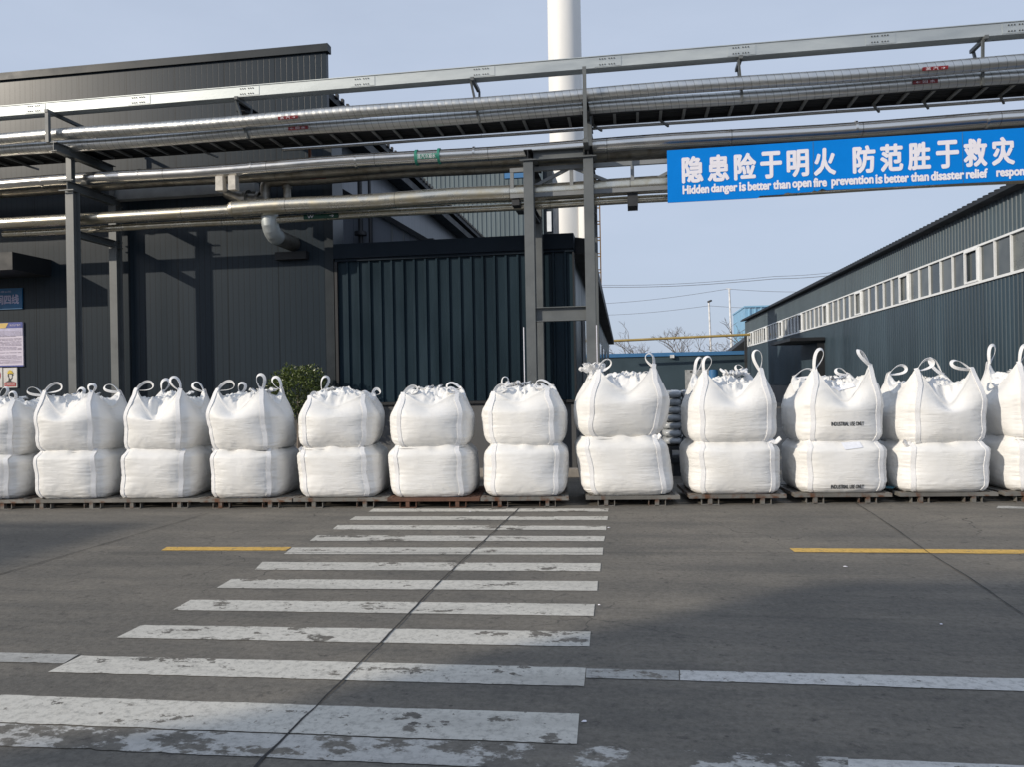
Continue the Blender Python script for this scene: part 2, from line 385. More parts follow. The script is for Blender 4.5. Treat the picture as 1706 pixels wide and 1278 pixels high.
# ------------------------------------------------------------------ mesh builder and object helpers
class MB:
    def __init__(s):
        s.v, s.f, s.mi = [], [], []
    def add(s, verts, faces, mi=0):
        o = len(s.v)
        s.v += [tuple(x) for x in verts]
        s.f += [tuple(i + o for i in f) for f in faces]
        s.mi += [mi] * len(faces)
    def box(s, x0, x1, y0, y1, z0, z1, mi=0):
        s.add([(x0, y0, z0), (x1, y0, z0), (x1, y1, z0), (x0, y1, z0), (x0, y0, z1), (x1, y0, z1), (x1, y1, z1), (x0, y1, z1)],
              [(0, 3, 2, 1), (4, 5, 6, 7), (0, 1, 5, 4), (1, 2, 6, 5), (2, 3, 7, 6), (3, 0, 4, 7)], mi)
    def sweep(s, p, q, prof, up=(0, 0, 1), mi=0):
        """closed 2-d profile [(a, b)] swept from p to q; a along the side, b along up"""
        p, q = Vector(p), Vector(q); d = (q - p).normalized(); up = Vector(up)
        side = d.cross(up)
        if side.length < 1e-4: side = d.cross(Vector((0, 1, 0)))
        side.normalize(); up2 = side.cross(d).normalized()
        n = len(prof)
        vs = [c + side * a + up2 * b for c in (p, q) for a, b in prof]
        s.add(vs, [(i, (i + 1) % n, n + (i + 1) % n, n + i) for i in range(n)] + [tuple(range(n))[::-1], tuple(range(n, 2 * n))], mi)
    def bar(s, p, q, w, h, up=(0, 0, 1), mi=0):
        s.sweep(p, q, [(-w / 2, -h / 2), (w / 2, -h / 2), (w / 2, h / 2), (-w / 2, h / 2)], up, mi)
    def ibeam(s, p, q, w, h, t=0.012, up=(0, 0, 1), mi=0):
        a, b = w / 2, h / 2
        s.sweep(p, q, [(-a, -b), (a, -b), (a, -b + t), (t / 2, -b + t), (t / 2, b - t), (a, b - t), (a, b), (-a, b), (-a, b - t), (-t / 2, b - t), (-t / 2, -b + t), (-a, -b + t)], up, mi)
    def tube(s, pts, r, n=16, caps=True, mi=0):
        pts = [Vector(p) for p in pts]; rs = r if isinstance(r, (list, tuple)) else [r] * len(pts)
        vs, prev = [], None
        for i, p in enumerate(pts):
            d = (pts[min(i + 1, len(pts) - 1)] - pts[max(i - 1, 0)]).normalized()
            if prev is None:
                a = d.cross(Vector((0, 0, 1)))
                if a.length < 1e-3: a = d.cross(Vector((1, 0, 0)))
            else:
                a = prev - d * prev.dot(d)
            a.normalize(); prev = a; b = d.cross(a)
            vs += [p + (a * math.cos(2 * math.pi * k / n) + b * math.sin(2 * math.pi * k / n)) * rs[i] for k in range(n)]
        fs = [(i * n + k, i * n + (k + 1) % n, (i + 1) * n + (k + 1) % n, (i + 1) * n + k) for i in range(len(pts) - 1) for k in range(n)]
        if caps: fs += [tuple(range(n))[::-1], tuple(range((len(pts) - 1) * n, len(pts) * n))]
        s.add(vs, fs, mi)
    def grid(s, g, closed=False, mi=0):
        """g: array rows x cols x 3"""
        g = np.asarray(g); r, c = g.shape[:2]
        fs = []
        for i in range(r - 1):
            for k in range(c if closed else c - 1):
                k2 = (k + 1) % c
                fs.append((i * c + k, i * c + k2, (i + 1) * c + k2, (i + 1) * c + k))
        s.add([tuple(x) for x in g.reshape(-1, 3)], fs, mi)
    def poly(s, pts, mi=0):
        s.add(pts, [tuple(range(len(pts)))], mi)
    def build(s, name, mat, parent=None, smooth=False, autosmooth=None):
        base = wloc(parent) if parent is not None else Vector((0, 0, 0))
        me = bpy.data.meshes.new(name)
        me.from_pydata([(x - base.x, y - base.y, z - base.z) for x, y, z in s.v], [], s.f)
        for mm in (mat if isinstance(mat, (list, tuple)) else [mat]): me.materials.append(mm)
        me.polygons.foreach_set('material_index', s.mi)
        if smooth or autosmooth: me.polygons.foreach_set('use_smooth', [True] * len(me.polygons))
        me.update()
        if autosmooth: me.set_sharp_from_angle(angle=R(autosmooth))
        o = bpy.data.objects.new(name, me); col.objects.link(o)
        if parent is not None: o.parent = parent
        return o
def wloc(o):
    v = Vector((0, 0, 0))
    while o is not None:
        v += o.location; o = o.parent
    return v
def thing(name, label, cat, loc=(0, 0, 0), group=None):
    o = bpy.data.objects.new(name, None); col.objects.link(o)
    o.empty_display_size = 0.2
    o.location = loc
    o['label'] = label; o['category'] = cat
    if group: o['group'] = group
    return o
def tag(o, label, cat, group=None):
    o['label'] = label; o['category'] = cat
    if group: o['group'] = group
    return o
def struct(o):
    o['kind'] = 'structure'; return o
def text_part(name, s, mat, parent, o, right, up, w=None, h=None, bold=0.0, lift=None):
    """flat lettering whose box starts at o and spans w along right and h along up"""
    cu = bpy.data.curves.new('letters', 'FONT'); cu.body = s; cu.size = 1.0
    cu.resolution_u = 3; cu.fill_mode = 'FRONT'
    t = bpy.data.objects.new('letters', cu); col.objects.link(t)
    dg = bpy.context.evaluated_depsgraph_get()
    me0 = bpy.data.meshes.new_from_object(t.evaluated_get(dg))
    vs = [v.co.copy() for v in me0.vertices]; fs = [tuple(p.vertices) for p in me0.polygons]
    bpy.data.objects.remove(t); bpy.data.curves.remove(cu); bpy.data.meshes.remove(me0)
    mb = MB()
    if not vs: return mb.build(name, mat, parent)
    x0, x1 = min(v.x for v in vs), max(v.x for v in vs); y0, y1 = min(v.y for v in vs), max(v.y for v in vs)
    sy = h / (y1 - y0) if h else w / (x1 - x0)
    sx = w / (x1 - x0) if w else sy
    o, right, up = Vector(o), Vector(right), Vector(up)
    pts = [o + right * ((v.x - x0) * sx) + up * ((v.y - y0) * sy) for v in vs]
    nrm = right.cross(up).normalized()
    shifts = [(0, 0)]
    if bold: shifts += [(bold * math.cos(a_), bold * math.sin(a_)) for a_ in [k * math.pi / 4 for k in range(8)]]
    for k, (du, dv) in enumerate(shifts):
        q = [p + right * du + up * dv + nrm * (0.00025 * k) for p in pts]
        if lift: q = [lift(p) + nrm * (0.00025 * k) for p in q]
        mb.add(q, fs)
    return mb.build(name, mat, parent)

# corrugated sheet between two ground points, trapezoid ribs standing proud on the left-hand side of p0->p1 ... n = outward normal
def corrugated(mb, p0, p1, z0, z1, pitch, depth, rib, out, mi=0, ztop=None):
    p0, p1 = Vector((p0[0], p0[1], 0)), Vector((p1[0], p1[1], 0))
    L = (p1 - p0).length; d = (p1 - p0) / L; out = Vector((out[0], out[1], 0)).normalized()
    cuts = []; x = 0.0
    while x < L:
        for a, o in ((0, 0), (pitch - rib * 1.6, 0), (pitch - rib * 1.25, depth), (pitch - rib * 0.35, depth)):
            if x + a < L: cuts.append((x + a, o))
        x += pitch
    cuts.append((L, 0))
    vs = []
    for a, o in cuts:
        q = p0 + d * a + out * o
        zt = ztop(a / L) if ztop else z1
        vs += [(q.x, q.y, z0), (q.x, q.y, zt)]
    mb.add(vs, [(2 * i, 2 * i + 2, 2 * i + 3, 2 * i + 1) for i in range(len(cuts) - 1)], mi)

WALL = 13.3                                  # depth of the long dark facade
# ------------------------------------------------------------------ ground and markings
def quad_px(mb, pts, z, sub=1):
    a, b, c, d = [G(x, y, z) for x, y in pts]                # a-b far edge, d-c near edge
    n = max(8, int((b - a).length / 0.035)); up, lo = [], []
    for k in range(n + 1):
        t = k / n
        j = lambda e: (vnoise(np.array([e.x * 9, e.y * 9, 0.5])) * 0.5 + vnoise(np.array([e.x * 31, e.y * 31, 3.5])) * 0.5)
        p, q = a.lerp(b, t), d.lerp(c, t)
        w = (p - q).length
        s_ = (p - q).normalized()
        jp, jq = float(j(p)), float(j(q))
        up.append(p + s_ * (0.010 * jp - 0.05 * max(0, jp - 0.45))); lo.append(q + s_ * (0.010 * jq + 0.05 * max(0, jq - 0.45)))
    mb.add(lo + up, [(k, k + 1, n + 2 + k, n + 1 + k) for k in range(n)])
def build_ground():
    mb = MB(); mb.poly([(-400, -120, 0), (400, -120, 0), (400, 900, 0), (-400, 900, 0)])
    struct(mb.build('ground', M['ground']))
    stripes = [
        [(622, 848), (1014, 848), (1013, 852.8), (614, 853.2)],
        [(592, 861), (1013, 861), (1012, 867), (582, 867)],
        [(563, 875.5), (1010, 877), (1010, 884), (553, 883)],
        [(528, 892.5), (1008, 894), (1006, 902.5), (516, 902)],
        [(487, 912.8), (1005, 913.3), (1004, 925), (473, 924)],
        [(437, 937), (1001, 939), (1000, 952.5), (424, 950)],
        [(386, 965.5), (996, 969), (995, 985), (360, 980.5)],
        [(318, 1000), (991, 1007), (989, 1027), (287, 1017)],
        [(236, 1042), (984, 1053), (982, 1078), (194, 1063)],
        [(135, 1093), (976, 1113), (973, 1144), (80, 1120)],
        [(2, 1158), (965, 1190), (961, 1240), (-62, 1202)]]
    mb = MB()
    for q in stripes: quad_px(mb, q, 0.004)
    struct(mb.build('crosswalk', M['paint_white']))
    mb = MB(); quad_px(mb, [(-60, 1204), (1100, 1248), (1100, 1292), (-140, 1236)], 0.004)
    struct(mb.build('worn_line', M['paint_worn']))
    mb = MB(); quad_px(mb, [(1100, 1248), (1413, 1262), (1413, 1306), (1100, 1292)], 0.004)
    struct(mb.build('worn_line', M['paint_worn']))
    mb = MB(); quad_px(mb, [(1413, 1264), (1900, 1284), (1900, 1330), (1413, 1308)], 0.004)
    quad_px(mb, [(1133, 1117), (1900, 1136), (1900, 1158), (1133, 1134)], 0.004)
    struct(mb.build('white_line', M['paint_line']))
    mb = MB(); quad_px(mb, [(977, 1114), (1131, 1118), (1131, 1134), (976, 1130)], 0.004)
    quad_px(mb, [(-200, 1083), (131, 1091), (106, 1106), (-200, 1098)], 0.004)
    quad_px(mb, [(1663, 843.5), (1800, 845), (1800, 849), (1660, 847.5)], 0.004)
    struct(mb.build('faded_line', M['paint_faint']))
    mb = MB(); quad_px(mb, [(278, 912), (486, 912.2), (476, 918), (268, 918)], 0.004)
    quad_px(mb, [(1315, 914), (1900, 918), (1900, 925), (1324, 920.5)], 0.004)
    struct(mb.build('yellow_line', M['paint_yellow']))
    mb = MB()
    def joint(pts, w):
        g = [G(x, y, 0.008) for x, y in pts]
        # subdivide with a little wander
        path = []
        for a, b in zip(g, g[1:]):
            nn = max(2, int((b - a).length / 0.12))
            d = (b - a).normalized(); s = Vector((-d.y, d.x, 0))
            for k in range(nn):
                path.append((a.lerp(b, k / nn) + s * random.uniform(-1, 1) * w * 0.35, s))
        path.append((g[-1], s))
        vs = []
        for p, s in path:
            ww = w * random.uniform(0.55, 1.25) / 2
            vs += [p - s * ww, p + s * ww]
        mb.add(vs, [(2 * i, 2 * i + 1, 2 * i + 3, 2 * i + 2) for i in range(len(path) - 1)])
    joint([(866, 846), (735, 967), (640, 1065), (560, 1143), (440, 1262), (380, 1330)], 0.013)
    joint([(345, 856), (170, 908), (0, 957), (-200, 1016)], 0.012)
    joint([(1425, 838), (1480, 873), (1545, 920), (1620, 966), (1705, 1024)], 0.010)
    joint([(180, 921), (480, 921.5), (960, 921), (1310, 921.5), (1545, 921.5)], 0.007)
    struct(mb.build('slab_joint', M['joint']))
    for k, (x, y, sz, lab) in enumerate(((1014, 880, .018, 'tiny white paper scrap right of the third crossing stripe'), (998, 1009, .016, 'thin white scrap beside the right end of a long crossing stripe'), (1408, 945, .018, 'small white scrap on the sunlit ground below the right yellow line'),
                                  (1568, 1041, .016, 'pale scrap in the shaded ground at the far right'), (783, 853, .02, 'small pale crumb at the head of the crosswalk'), (973, 1203, .014, 'thin white scrap beside the largest crossing stripe'))):
        q = G(x, y, 0.006); mb2 = MB(); rr = random.Random(k)
        pts = [q + Vector((sz * rr.uniform(.5, 1.3) * math.cos(a_), sz * rr.uniform(.4, 1.0) * math.sin(a_), rr.uniform(0, .004))) for a_ in (0, 1.1, 2.2, 3.4, 4.6, 5.5)]
        mb2.add(pts + [q + Vector((0, 0, 0.008))], [(i, (i + 1) % 6, 6) for i in range(6)] + [tuple(range(6))[::-1]]); tag(mb2.build('paper_scrap', M['white_vinyl']), lab, 'scrap')
    # raised strip along the buildings
    mb = MB(); mb.box(-30, XA(975, 13.2), 13.12, 13.29, 0.001, 0.12); mb.box(-30, XA(975, 13.2), 12.98, 13.12, 0.001, 0.14)
    struct(mb.build('kerb', M['kerb']))
build_ground()

# ------------------------------------------------------------------ dark factory building on the left
def build_main():
    xr = XA(547, WALL, 300); xl = -34
    t = thing('factory_building', 'tall charcoal panel-clad factory hall filling the left side', 'building', (xr, WALL, 0))
    H = P(545, 73, WALL).z - 0.03
    mb = MB()
    xr2 = XA(557, WALL, 500)
    mb.box(xl, xr, WALL, 13.40, 1.05, H); mb.box(xl, xr - 0.02, 13.404, 13.86, 1.05, 6.4)
    mb.box(xr + 0.001, xr2, WALL + 0.003, 13.80, 1.05, 6.4)
    mb.box(xl, -14.0, 14.905, 55, 1.05, 7.0)
    mb.build('wall', M['clad'], t)
    mb = MB(); mb.box(xl, xr2, WALL + 0.02, 13.8, 0.12, 1.05); mb.build('plinth', M['plinth'], t)
    mb = MB(); mb.box(xl, xr + 0.05, WALL - 0.05, 13.42, H, H + 0.03); mb.box(xl, xr + 0.05, WALL - 0.05, WALL - 0.003, H - 0.11, H - 0.001)
    mb.box(xr + 0.003, xr + 0.05, WALL - 0.003, 13.42, H - 0.11, H - 0.001)
    mb.build('parapet_cap', M['trim'], t)
    mb = MB(); mb.box(xr2 - 0.16, xr2 + 0.004, WALL - 0.02, WALL - 0.002, 1.05, 6.38); mb.build('corner_trim', M['trim'], t)
    # entrance canopy at the left edge
    z0 = P(30, 452, 12.6).z
    mb = MB(); mb.box(-16, XA(66, 13.0, 440), 12.35, WALL - 0.004, z0, z0 + 0.32); mb.build('entrance_canopy', M['black'], t)
build_main()

# long hall behind, with its eave running away from the camera
def build_rear():
    xe, ze = -5.86, 7.5
    t = thing('rear_workshop', 'long dark workshop behind the facade with a deep black eave', 'building', (-9, 30, 0))
    mb = MB()
    mb.box(-13.9, -6.35, 13.9, 31, 0, 7.25); mb.build('wall', M['side_clad'], t)
    mb = MB()
    mb.add([(-14.2, 13.9, 7.95), (xe, 13.9, ze), (xe, 31.3, ze), (-14.2, 31.3, 7.95), (-14.2, 13.9, 7.8), (xe, 13.9, ze - 0.16), (xe, 31.3, ze - 0.16), (-14.2, 31.3, 7.8)],
           [(0, 1, 2, 3), (4, 7, 6, 5), (0, 4, 5, 1), (1, 5, 6, 2), (2, 6, 7, 3), (3, 7, 4, 0)])
    y = 13.95
    while y < 31.2:                                # ribbed sheet ends along the eave
        mb.box(xe + 0.002, xe + 0.05, y, y + 0.09, ze - 0.05, ze + 0.05); y += 0.30
    rf = mb.build('roof', M['black'], t)
    mb = MB(); mb.box(-6.34, -5.95, 13.95, 31.2, ze - 0.44, ze - 0.24); mb.build('eave_soffit', M['black'], t)  # black colour paints in the shade under the eave
    # lean-to end wall with a sloping verge, seen above the navy annex
    t2 = thing('lean_to_shed', 'grey panelled lean-to with a sloping dark verge above the navy annex', 'shed', (-5.5, 17, 0))
    Y = 15.9
    a, b = P(540, 305, Y), P(716, 408, Y)
    mb = MB()
    mb.add([(a.x, Y, 2), (b.x, Y, 2), (b.x, Y, b.z), (a.x, Y, a.z), (a.x, Y + 3, 2), (b.x, Y + 3, 2), (b.x, Y + 3, b.z), (a.x, Y + 3, a.z)],
           [(0, 1, 2, 3), (1, 5, 6, 2), (5, 4, 7, 6), (4, 0, 3, 7)])
    mb.build('wall', M['lean_clad'], t2)
    mb = MB(); mb.bar((a.x, Y + 1.45, a.z + 0.06), (b.x + 0.25, Y + 1.45, b.z + 0.06 - 0.25 * (a.z - b.z) / (b.x - a.x)), 3.1, 0.10)
    mb.build('roof', M['black'], t2)
    mb = MB(); mb.box(b.x - 0.05, b.x + 0.12, Y - 0.14, Y - 0.02, b.z - 0.15, b.z + 0.12); mb.build('gutter_end', M['black'], t2)
    for px in (654, 673, 693):
        q = P(px, 400, Y)
        k = (q.x - a.x) / (b.x - a.x); zt = a.z + (b.z - a.z) * k - 0.04
        mb = MB(); mb.box(q.x - 0.012, q.x + 0.012, Y - 0.03, Y - 0.003, 2, zt); mb.build('panel_rib', M['truss'], t2)
    for px, r in ((601, 0.05), (617, 0.035)):
        q = P(px, 400, Y - 0.2)
        mb = MB(); mb.tube([(q.x, Y - 0.2, 3.5), (q.x, Y - 0.2, 6.4)], r, 10)
        if r > 0.04: mb.tube([(q.x, Y - 0.2, 4.82), (q.x, Y - 0.2, 4.90)], 0.13, 12)
        o = mb.build('vent_pipe', M['dark_steel'], None, autosmooth=40)
        tag(o, 'thin dark vent pipe with a collar in front of the grey lean-to' if r > 0.04 else 'plain thin dark pipe right of the collared vent pipe', 'pipe')
    # paler ribbed hall further back
    Y = 36.0
    t3 = thing('pale_hall', 'pale blue-grey ribbed hall far back, left of the chimney', 'building', (XA(800, Y, 350), Y, 0))
    x0, x1 = XA(640, Y, 350), XA(905, Y, 350)
    zt = P(800, 272, Y).z
    mb = MB(); corrugated(mb, (x0, Y), (x1, Y), 0, zt, 0.22, 0.03, 0.06, (0, -1)); mb.box(x0, x1, Y + 0.01, Y + 3, 0, zt - 0.02)
    mb.build('wall', M['pale'], t3)
    mb = MB(); mb.box(x0 - 0.1, x1 + 0.1, Y - 0.25, Y + 3, zt, zt + 0.25); mb.build('roof_trim', M['trim'], t3)
    x2 = XA(921, Y, 350)
    mb = MB(); mb.box(x1 + 0.01, x2, Y + 0.15, Y + 3, 0, zt - 0.4); mb.build('shaded_gable', M['trim'], t3)  # shaded gable side of the hall; its shade is in the charcoal colour
    w0, w1 = P(911, 352, Y + 0.1), P(919, 385, Y + 0.1)
    mb = MB(); mb.box(w0.x, w1.x, Y + 0.06, Y + 0.145, w1.z, w0.z); mb.build('window', M['white_frame'], t3)
    g0, g1 = P(841, 289, Y - 1), P(868, 296, Y - 1)
    mb = MB(); mb.box(g0.x, g1.x + 0.3, Y - 1.1, Y - 0.9, g1.z, g0.z + 0.2); mb.bar((g0.x + 0.3, Y - 1, g1.z), (g0.x + 0.3, Y - 0.1, g1.z - 0.5), 0.06, 0.06)
    mb.build('blue_bracket_sign', M['blue_cap'], t3)
build_rear()

# navy annex
def build_annex():
    Y = WALL - 0.04
    x0, x1 = XA(560, Y, 500), XA(958, Y, 500)
    zt = P(957, 389, Y).z; zb = P(800, 668, Y).z
    t = thing('navy_annex', 'low navy ribbed metal annex beside the charcoal hall', 'building', (x0, Y, 0))
    mb = MB(); corrugated(mb, (x0 + 0.05, Y), (x1 - 0.03, Y), zb, zt - 0.30, 0.207, 0.036, 0.036, (0, -1))
    mb.box(x0 + 0.05, x1 - 0.03, Y + 0.006, Y + 0.25, zb, zt - 0.3)
    mb.build('wall', M['annex'], t)
    mb = MB(); mb.box(x0, x1, Y - 0.10, Y + 0.3, zt - 0.26, zt); mb.box(x0 + 0.01, x1 - 0.01, Y - 0.06, Y + 0.2, zt - 0.31, zt - 0.262); mb.build('fascia', M['annex_trim'], t)
    mb = MB(); mb.box(x0, x0 + 0.05, Y - 0.06, Y + 0.2, zb, zt - 0.312); mb.build('corner_trim', M['black'], t)
    mb = MB(); mb.box(x1 - 0.03, x1 - 0.003, Y - 0.05, Y + 0.2, zb, zt - 0.312)
    mb.build('corner_trim', M['black'], t)
    mb = MB(); mb.box(x0 + 0.01, x1 - 0.01, Y - 0.07, Y + 0.2, zb - 0.05, zb - 0.003); mb.build('base_flashing', M['black'], t)
    mb = MB(); mb.box(x0, x1 - 0.02, Y - 0.01, Y + 0.4, 0.12, zb - 0.053); mb.build('plinth', M['plinth'], t)
    # side wall and eave running back on the right
    e0, e1 = PD(994, 452, 16.0), PD(1024, 577, 50.0)
    ze = 3.92
    d = Vector((e1.x - e0.x, e1.y - e0.y, 0)); d = d / d.y
    def ex(y): return e0.x + d.x * (y - e0.y)
    mb = MB()
    ya, yb = Y + 0.31, 47.0
    mb.add([(x1 - 0.05, ya, 0), (ex(yb) - 0.3, yb, 0), (ex(yb) - 0.3, yb, ze), (x1 - 0.05, ya, ze), (x1 - 6, ya, 0), (x1 - 6, yb, 0), (x1 - 6, yb, ze), (x1 - 6, ya, ze)],
           [(0, 1, 2, 3), (1, 5, 6, 2), (5, 4, 7, 6), (4, 0, 3, 7), (3, 2, 6, 7)])
    mb.build('side_wall', M['annex'], t)
    mb = MB()
    mb.add([(ex(ya), ya, ze - 0.05), (ex(yb), yb, ze - 0.05), (ex(yb), yb, ze + 0.20), (ex(ya), ya, ze + 0.20), (ex(ya) - 0.8, ya, ze - 0.05), (ex(yb) - 0.8, yb, ze - 0.05), (ex(yb) - 0.8, yb, ze + 0.32), (ex(ya) - 0.8, ya, ze + 0.32)],
           [(0, 1, 2, 3), (1, 5, 6, 2), (5, 4, 7, 6), (4, 0, 3, 7), (3, 2, 6, 7), (0, 4, 5, 1)])
    mb.build('eave', M['black'], t)
    for k, yy in enumerate((16.2, 19.4, 22.6, 26, 30, 35)):
        xx = (x1 - 0.05) + ((ex(yb) - 0.3) - (x1 - 0.05)) * (yy - ya) / (yb - ya)
        mb = MB(); mb.box(xx + 0.012, xx + 0.06, yy, yy + 1.5, 1.5, 3.0); w = mb.build('window', M['cabinet'], t)
        mb = MB(); mb.box(xx + 0.062, xx + 0.07, yy + 0.08, yy + 1.42, 1.58, 2.92); mb.build('pane', M['glass'], w)
build_annex()

# ------------------------------------------------------------------ chimney with ladder
def build_chimney():
    Y = 45.0
    a, b = P(911.5, 0, Y), P(967.5, 0, Y)
    c, d = P(919.5, 380, Y), P(975, 380, Y)
    x = (a.x + b.x) / 2; r = (b.x - a.x) / 2
    t = thing('chimney', 'tall round white steel chimney rising behind the pipes', 'chimney', (x, Y, 0))
    mb = MB(); mb.tube([(x, Y, z) for z in (0, 6, 12, 18, 24, 30, 34)], [r, r, r, r * 1.0, r * 0.985, r * 0.97, r * 0.96], 48)
    mb.build('shaft', M['chimney'], t, autosmooth=40)
    q = P(977, 400, Y - 0.6)
    mb = MB(); mb.tube([(q.x, Y - 0.6, 0), (q.x, Y - 0.6, 12.0)], 0.45, 28); mb.build('side_duct', M['chimney'], t, autosmooth=40)
    l0, l1 = P(993.2, 440, Y + 0.2), P(1000.5, 440, Y + 0.2)
    mb = MB()
    mb.tube([(l0.x, Y, 0), (l0.x, Y, 13.0)], 0.07, 8); mb.tube([(l1.x, Y + 0.5, 6.5), (l1.x, Y + 0.5, 13.0)], 0.035, 8)
    z = 7.0
    while z < 13:
        mb.bar((l0.x, Y, z), (l1.x, Y + 0.5, z + 0.1), 0.05, 0.07); mb.bar((l0.x, Y + 0.5, z + 0.28), (l1.x, Y + 0.5, z + 0.26), 0.04, 0.05); z += 0.95
    mb.bar((x, Y, 12.6), (l0.x, Y, 12.6), 0.05, 0.05); mb.bar((x, Y, 8.6), (l0.x, Y, 8.6), 0.05, 0.05)
    mb.build('ladder', M['orange'], t)
build_chimney()

# ------------------------------------------------------------------ right-hand workshop
def build_right():
    A, B = PD(1706, 308, 19.9), PD(1241, 534, 64.5)
    A.z = B.z = 0
    d = (B - A).normalized(); n = Vector((-d.y, d.x, 0))
    if n.x > 0: n = -n
    S = A - d * 9.0
    L = (B - S).length
    t = thing('teal_workshop', 'long teal ribbed workshop with a strip of white-framed windows', 'building', tuple(A))
    z1, zw0, zw1, zp = 6.45, 4.33, 5.36, 1.18
    def at(s, out=0.0, z=0.0):
        q = S + d * s + n * out; return Vector((q.x, q.y, z))
    mb = MB(); corrugated(mb, S, B, zp, zw0 - 0.06, 0.22, 0.020, 0.06, n)
    mb.build('lower_wall', M['teal'], t)
    mb = MB(); corrugated(mb, S, B, zw1 + 0.06, z1, 0.22, 0.022, 0.06, n); mb.build('upper_wall', M['teal_up'], t)
    mb = MB()
    b0, b1 = at(0, -0.06), at(L, -0.06); c0, c1 = at(0, -14), at(L, -14)
    for u0, u1, zz0, zz1 in ((b0, b1, 0, z1), (b1, c1, 0, z1), (c0, b0, 0, z1)):
        mb.add([(u0.x, u0.y, zz0), (u1.x, u1.y, zz0), (u1.x, u1.y, zz1), (u0.x, u0.y, zz1)], [(0, 1, 2, 3)])
    mb.build('inner_wall', M['teal'], t)
    mb = MB(); p, q = at(0, 0.0, zp / 2 - 0.02), at(L, 0.0, zp / 2 - 0.02); mb.bar(p, q, 0.10, zp - 0.04); mb.build('plinth', M['plinth'], t)
    mb = MB()
    r0, r1 = at(-0.3, 0.32, z1 + 0.02), at(L + 0.3, 0.32, z1 + 0.02); s0, s1 = at(-0.3, -14, z1 + 2.2), at(L + 0.3, -14, z1 + 2.2)
    dz = Vector((0, 0, 0.10))
    mb.add([r0, r1, s1, s0, r0 + dz, r1 + dz, s1 + dz, s0 + dz], [(0, 3, 2, 1), (4, 5, 6, 7), (0, 1, 5, 4), (1, 2, 6, 5), (2, 3, 7, 6), (3, 0, 4, 7)])
    k = 0.0
    while k < L:
        mb.bar(at(k, 0.30, z1 + 0.145), at(k, -1.5, z1 + 0.145 + 0.28), 0.09, 0.05); k += 0.33
    mb.build('roof', M['black'], t)
    # window strip: units of six lights
    unit, s = 5.5, 0.5
    end = L - 1.2
    while s < end:
        e = min(s + unit, end); npan = max(1, round((e - s) / (unit / 6)))
        w = (e - s) / npan
        mb = MB()
        mb.bar(at(s, 0.0, zw0 - 0.02), at(e - 0.004, 0.0, zw0 - 0.02), 0.12, 0.07)
        mb.bar(at(s, 0.0, zw1 + 0.02), at(e - 0.004, 0.0, zw1 + 0.02), 0.10, 0.06)
        for i in range(npan + 1):
            x = s + i * w - (0.03 if i == npan else 0)
            mb.bar(at(x, 0, zw0 + 0.018), at(x, 0, zw1 - 0.012), 0.045, 0.08, up=n)
        o = mb.build('window', M['white_frame'], t)
        mb = MB()
        for i in range(npan):
            g0, g1 = at(s + i * w, -0.015 - random.uniform(0, 0.01)), at(s + (i + 1) * w, -0.015 - random.uniform(0, 0.01))
            mb.add([(g0.x, g0.y, zw0 - 0.03), (g1.x, g1.y, zw0 - 0.03), (g1.x, g1.y, zw1 + 0.03), (g0.x, g0.y, zw1 + 0.03)], [(0, 1, 2, 3)], random.choice((0, 0, 0, 1, 1, 2)))
        mb.build('pane', [M['glass'], M['glass_dark'], M['glass_pale']], o)
        mb = MB(); x0, x1 = s + 0.05, s + w - 0.05
        for u, v_ in (((x0, zw0 + 0.05), (x1, zw0 + 0.05)), ((x0, zw1 - 0.05), (x1, zw1 - 0.05)), ((x0, zw0 + 0.03), (x0, zw1 - 0.03)), ((x1, zw0 + 0.03), (x1, zw1 - 0.03))):
            mb.bar(at(u[0], 0.055, u[1]), at(v_[0], 0.055, v_[1]), 0.05, 0.06, up=(n if u[0] == v_[0] else (0, 0, 1)))
        mb.build('sash', M['white_frame'], o)
        s = e + 0.004
    # door canopy and dark doorway
    def s_of(px):
        r = ray(px, 560); m = (A.x * d.y - A.y * d.x)  # intersect view ray with the wall line
        k = (S.x * d.y - S.y * d.x) / (r.x * d.y - r.y * d.x)
        return (Vector((r.x * k, r.y * k, 0)) - S).dot(d)
    sa, sb = s_of(1376), s_of(1335)
    mb = MB(); c0, c1 = at(sa, 0.9, 3.62), at(sb, 0.9, 3.62); mb.bar(c0, c1, 1.7, 0.16)
    mb.build('door_canopy', M['black'], t)
    mb = MB(); mb.bar(at(sa + 0.3, 0.03, 1.5), at(sa + 2.4, 0.03, 1.5), 0.1, 3.0); dr = mb.build('door', M['annex_trim'], t)
    mb = MB(); mb.bar(at(sa + 0.22, 0.12, 1.75), at(sa + 0.26, 0.12, 1.75), 0.5, 3.5); mb.build('canopy_shade_sheet', M['black'], t)  # black sheet put in for the dark upright shade at the door
build_right()

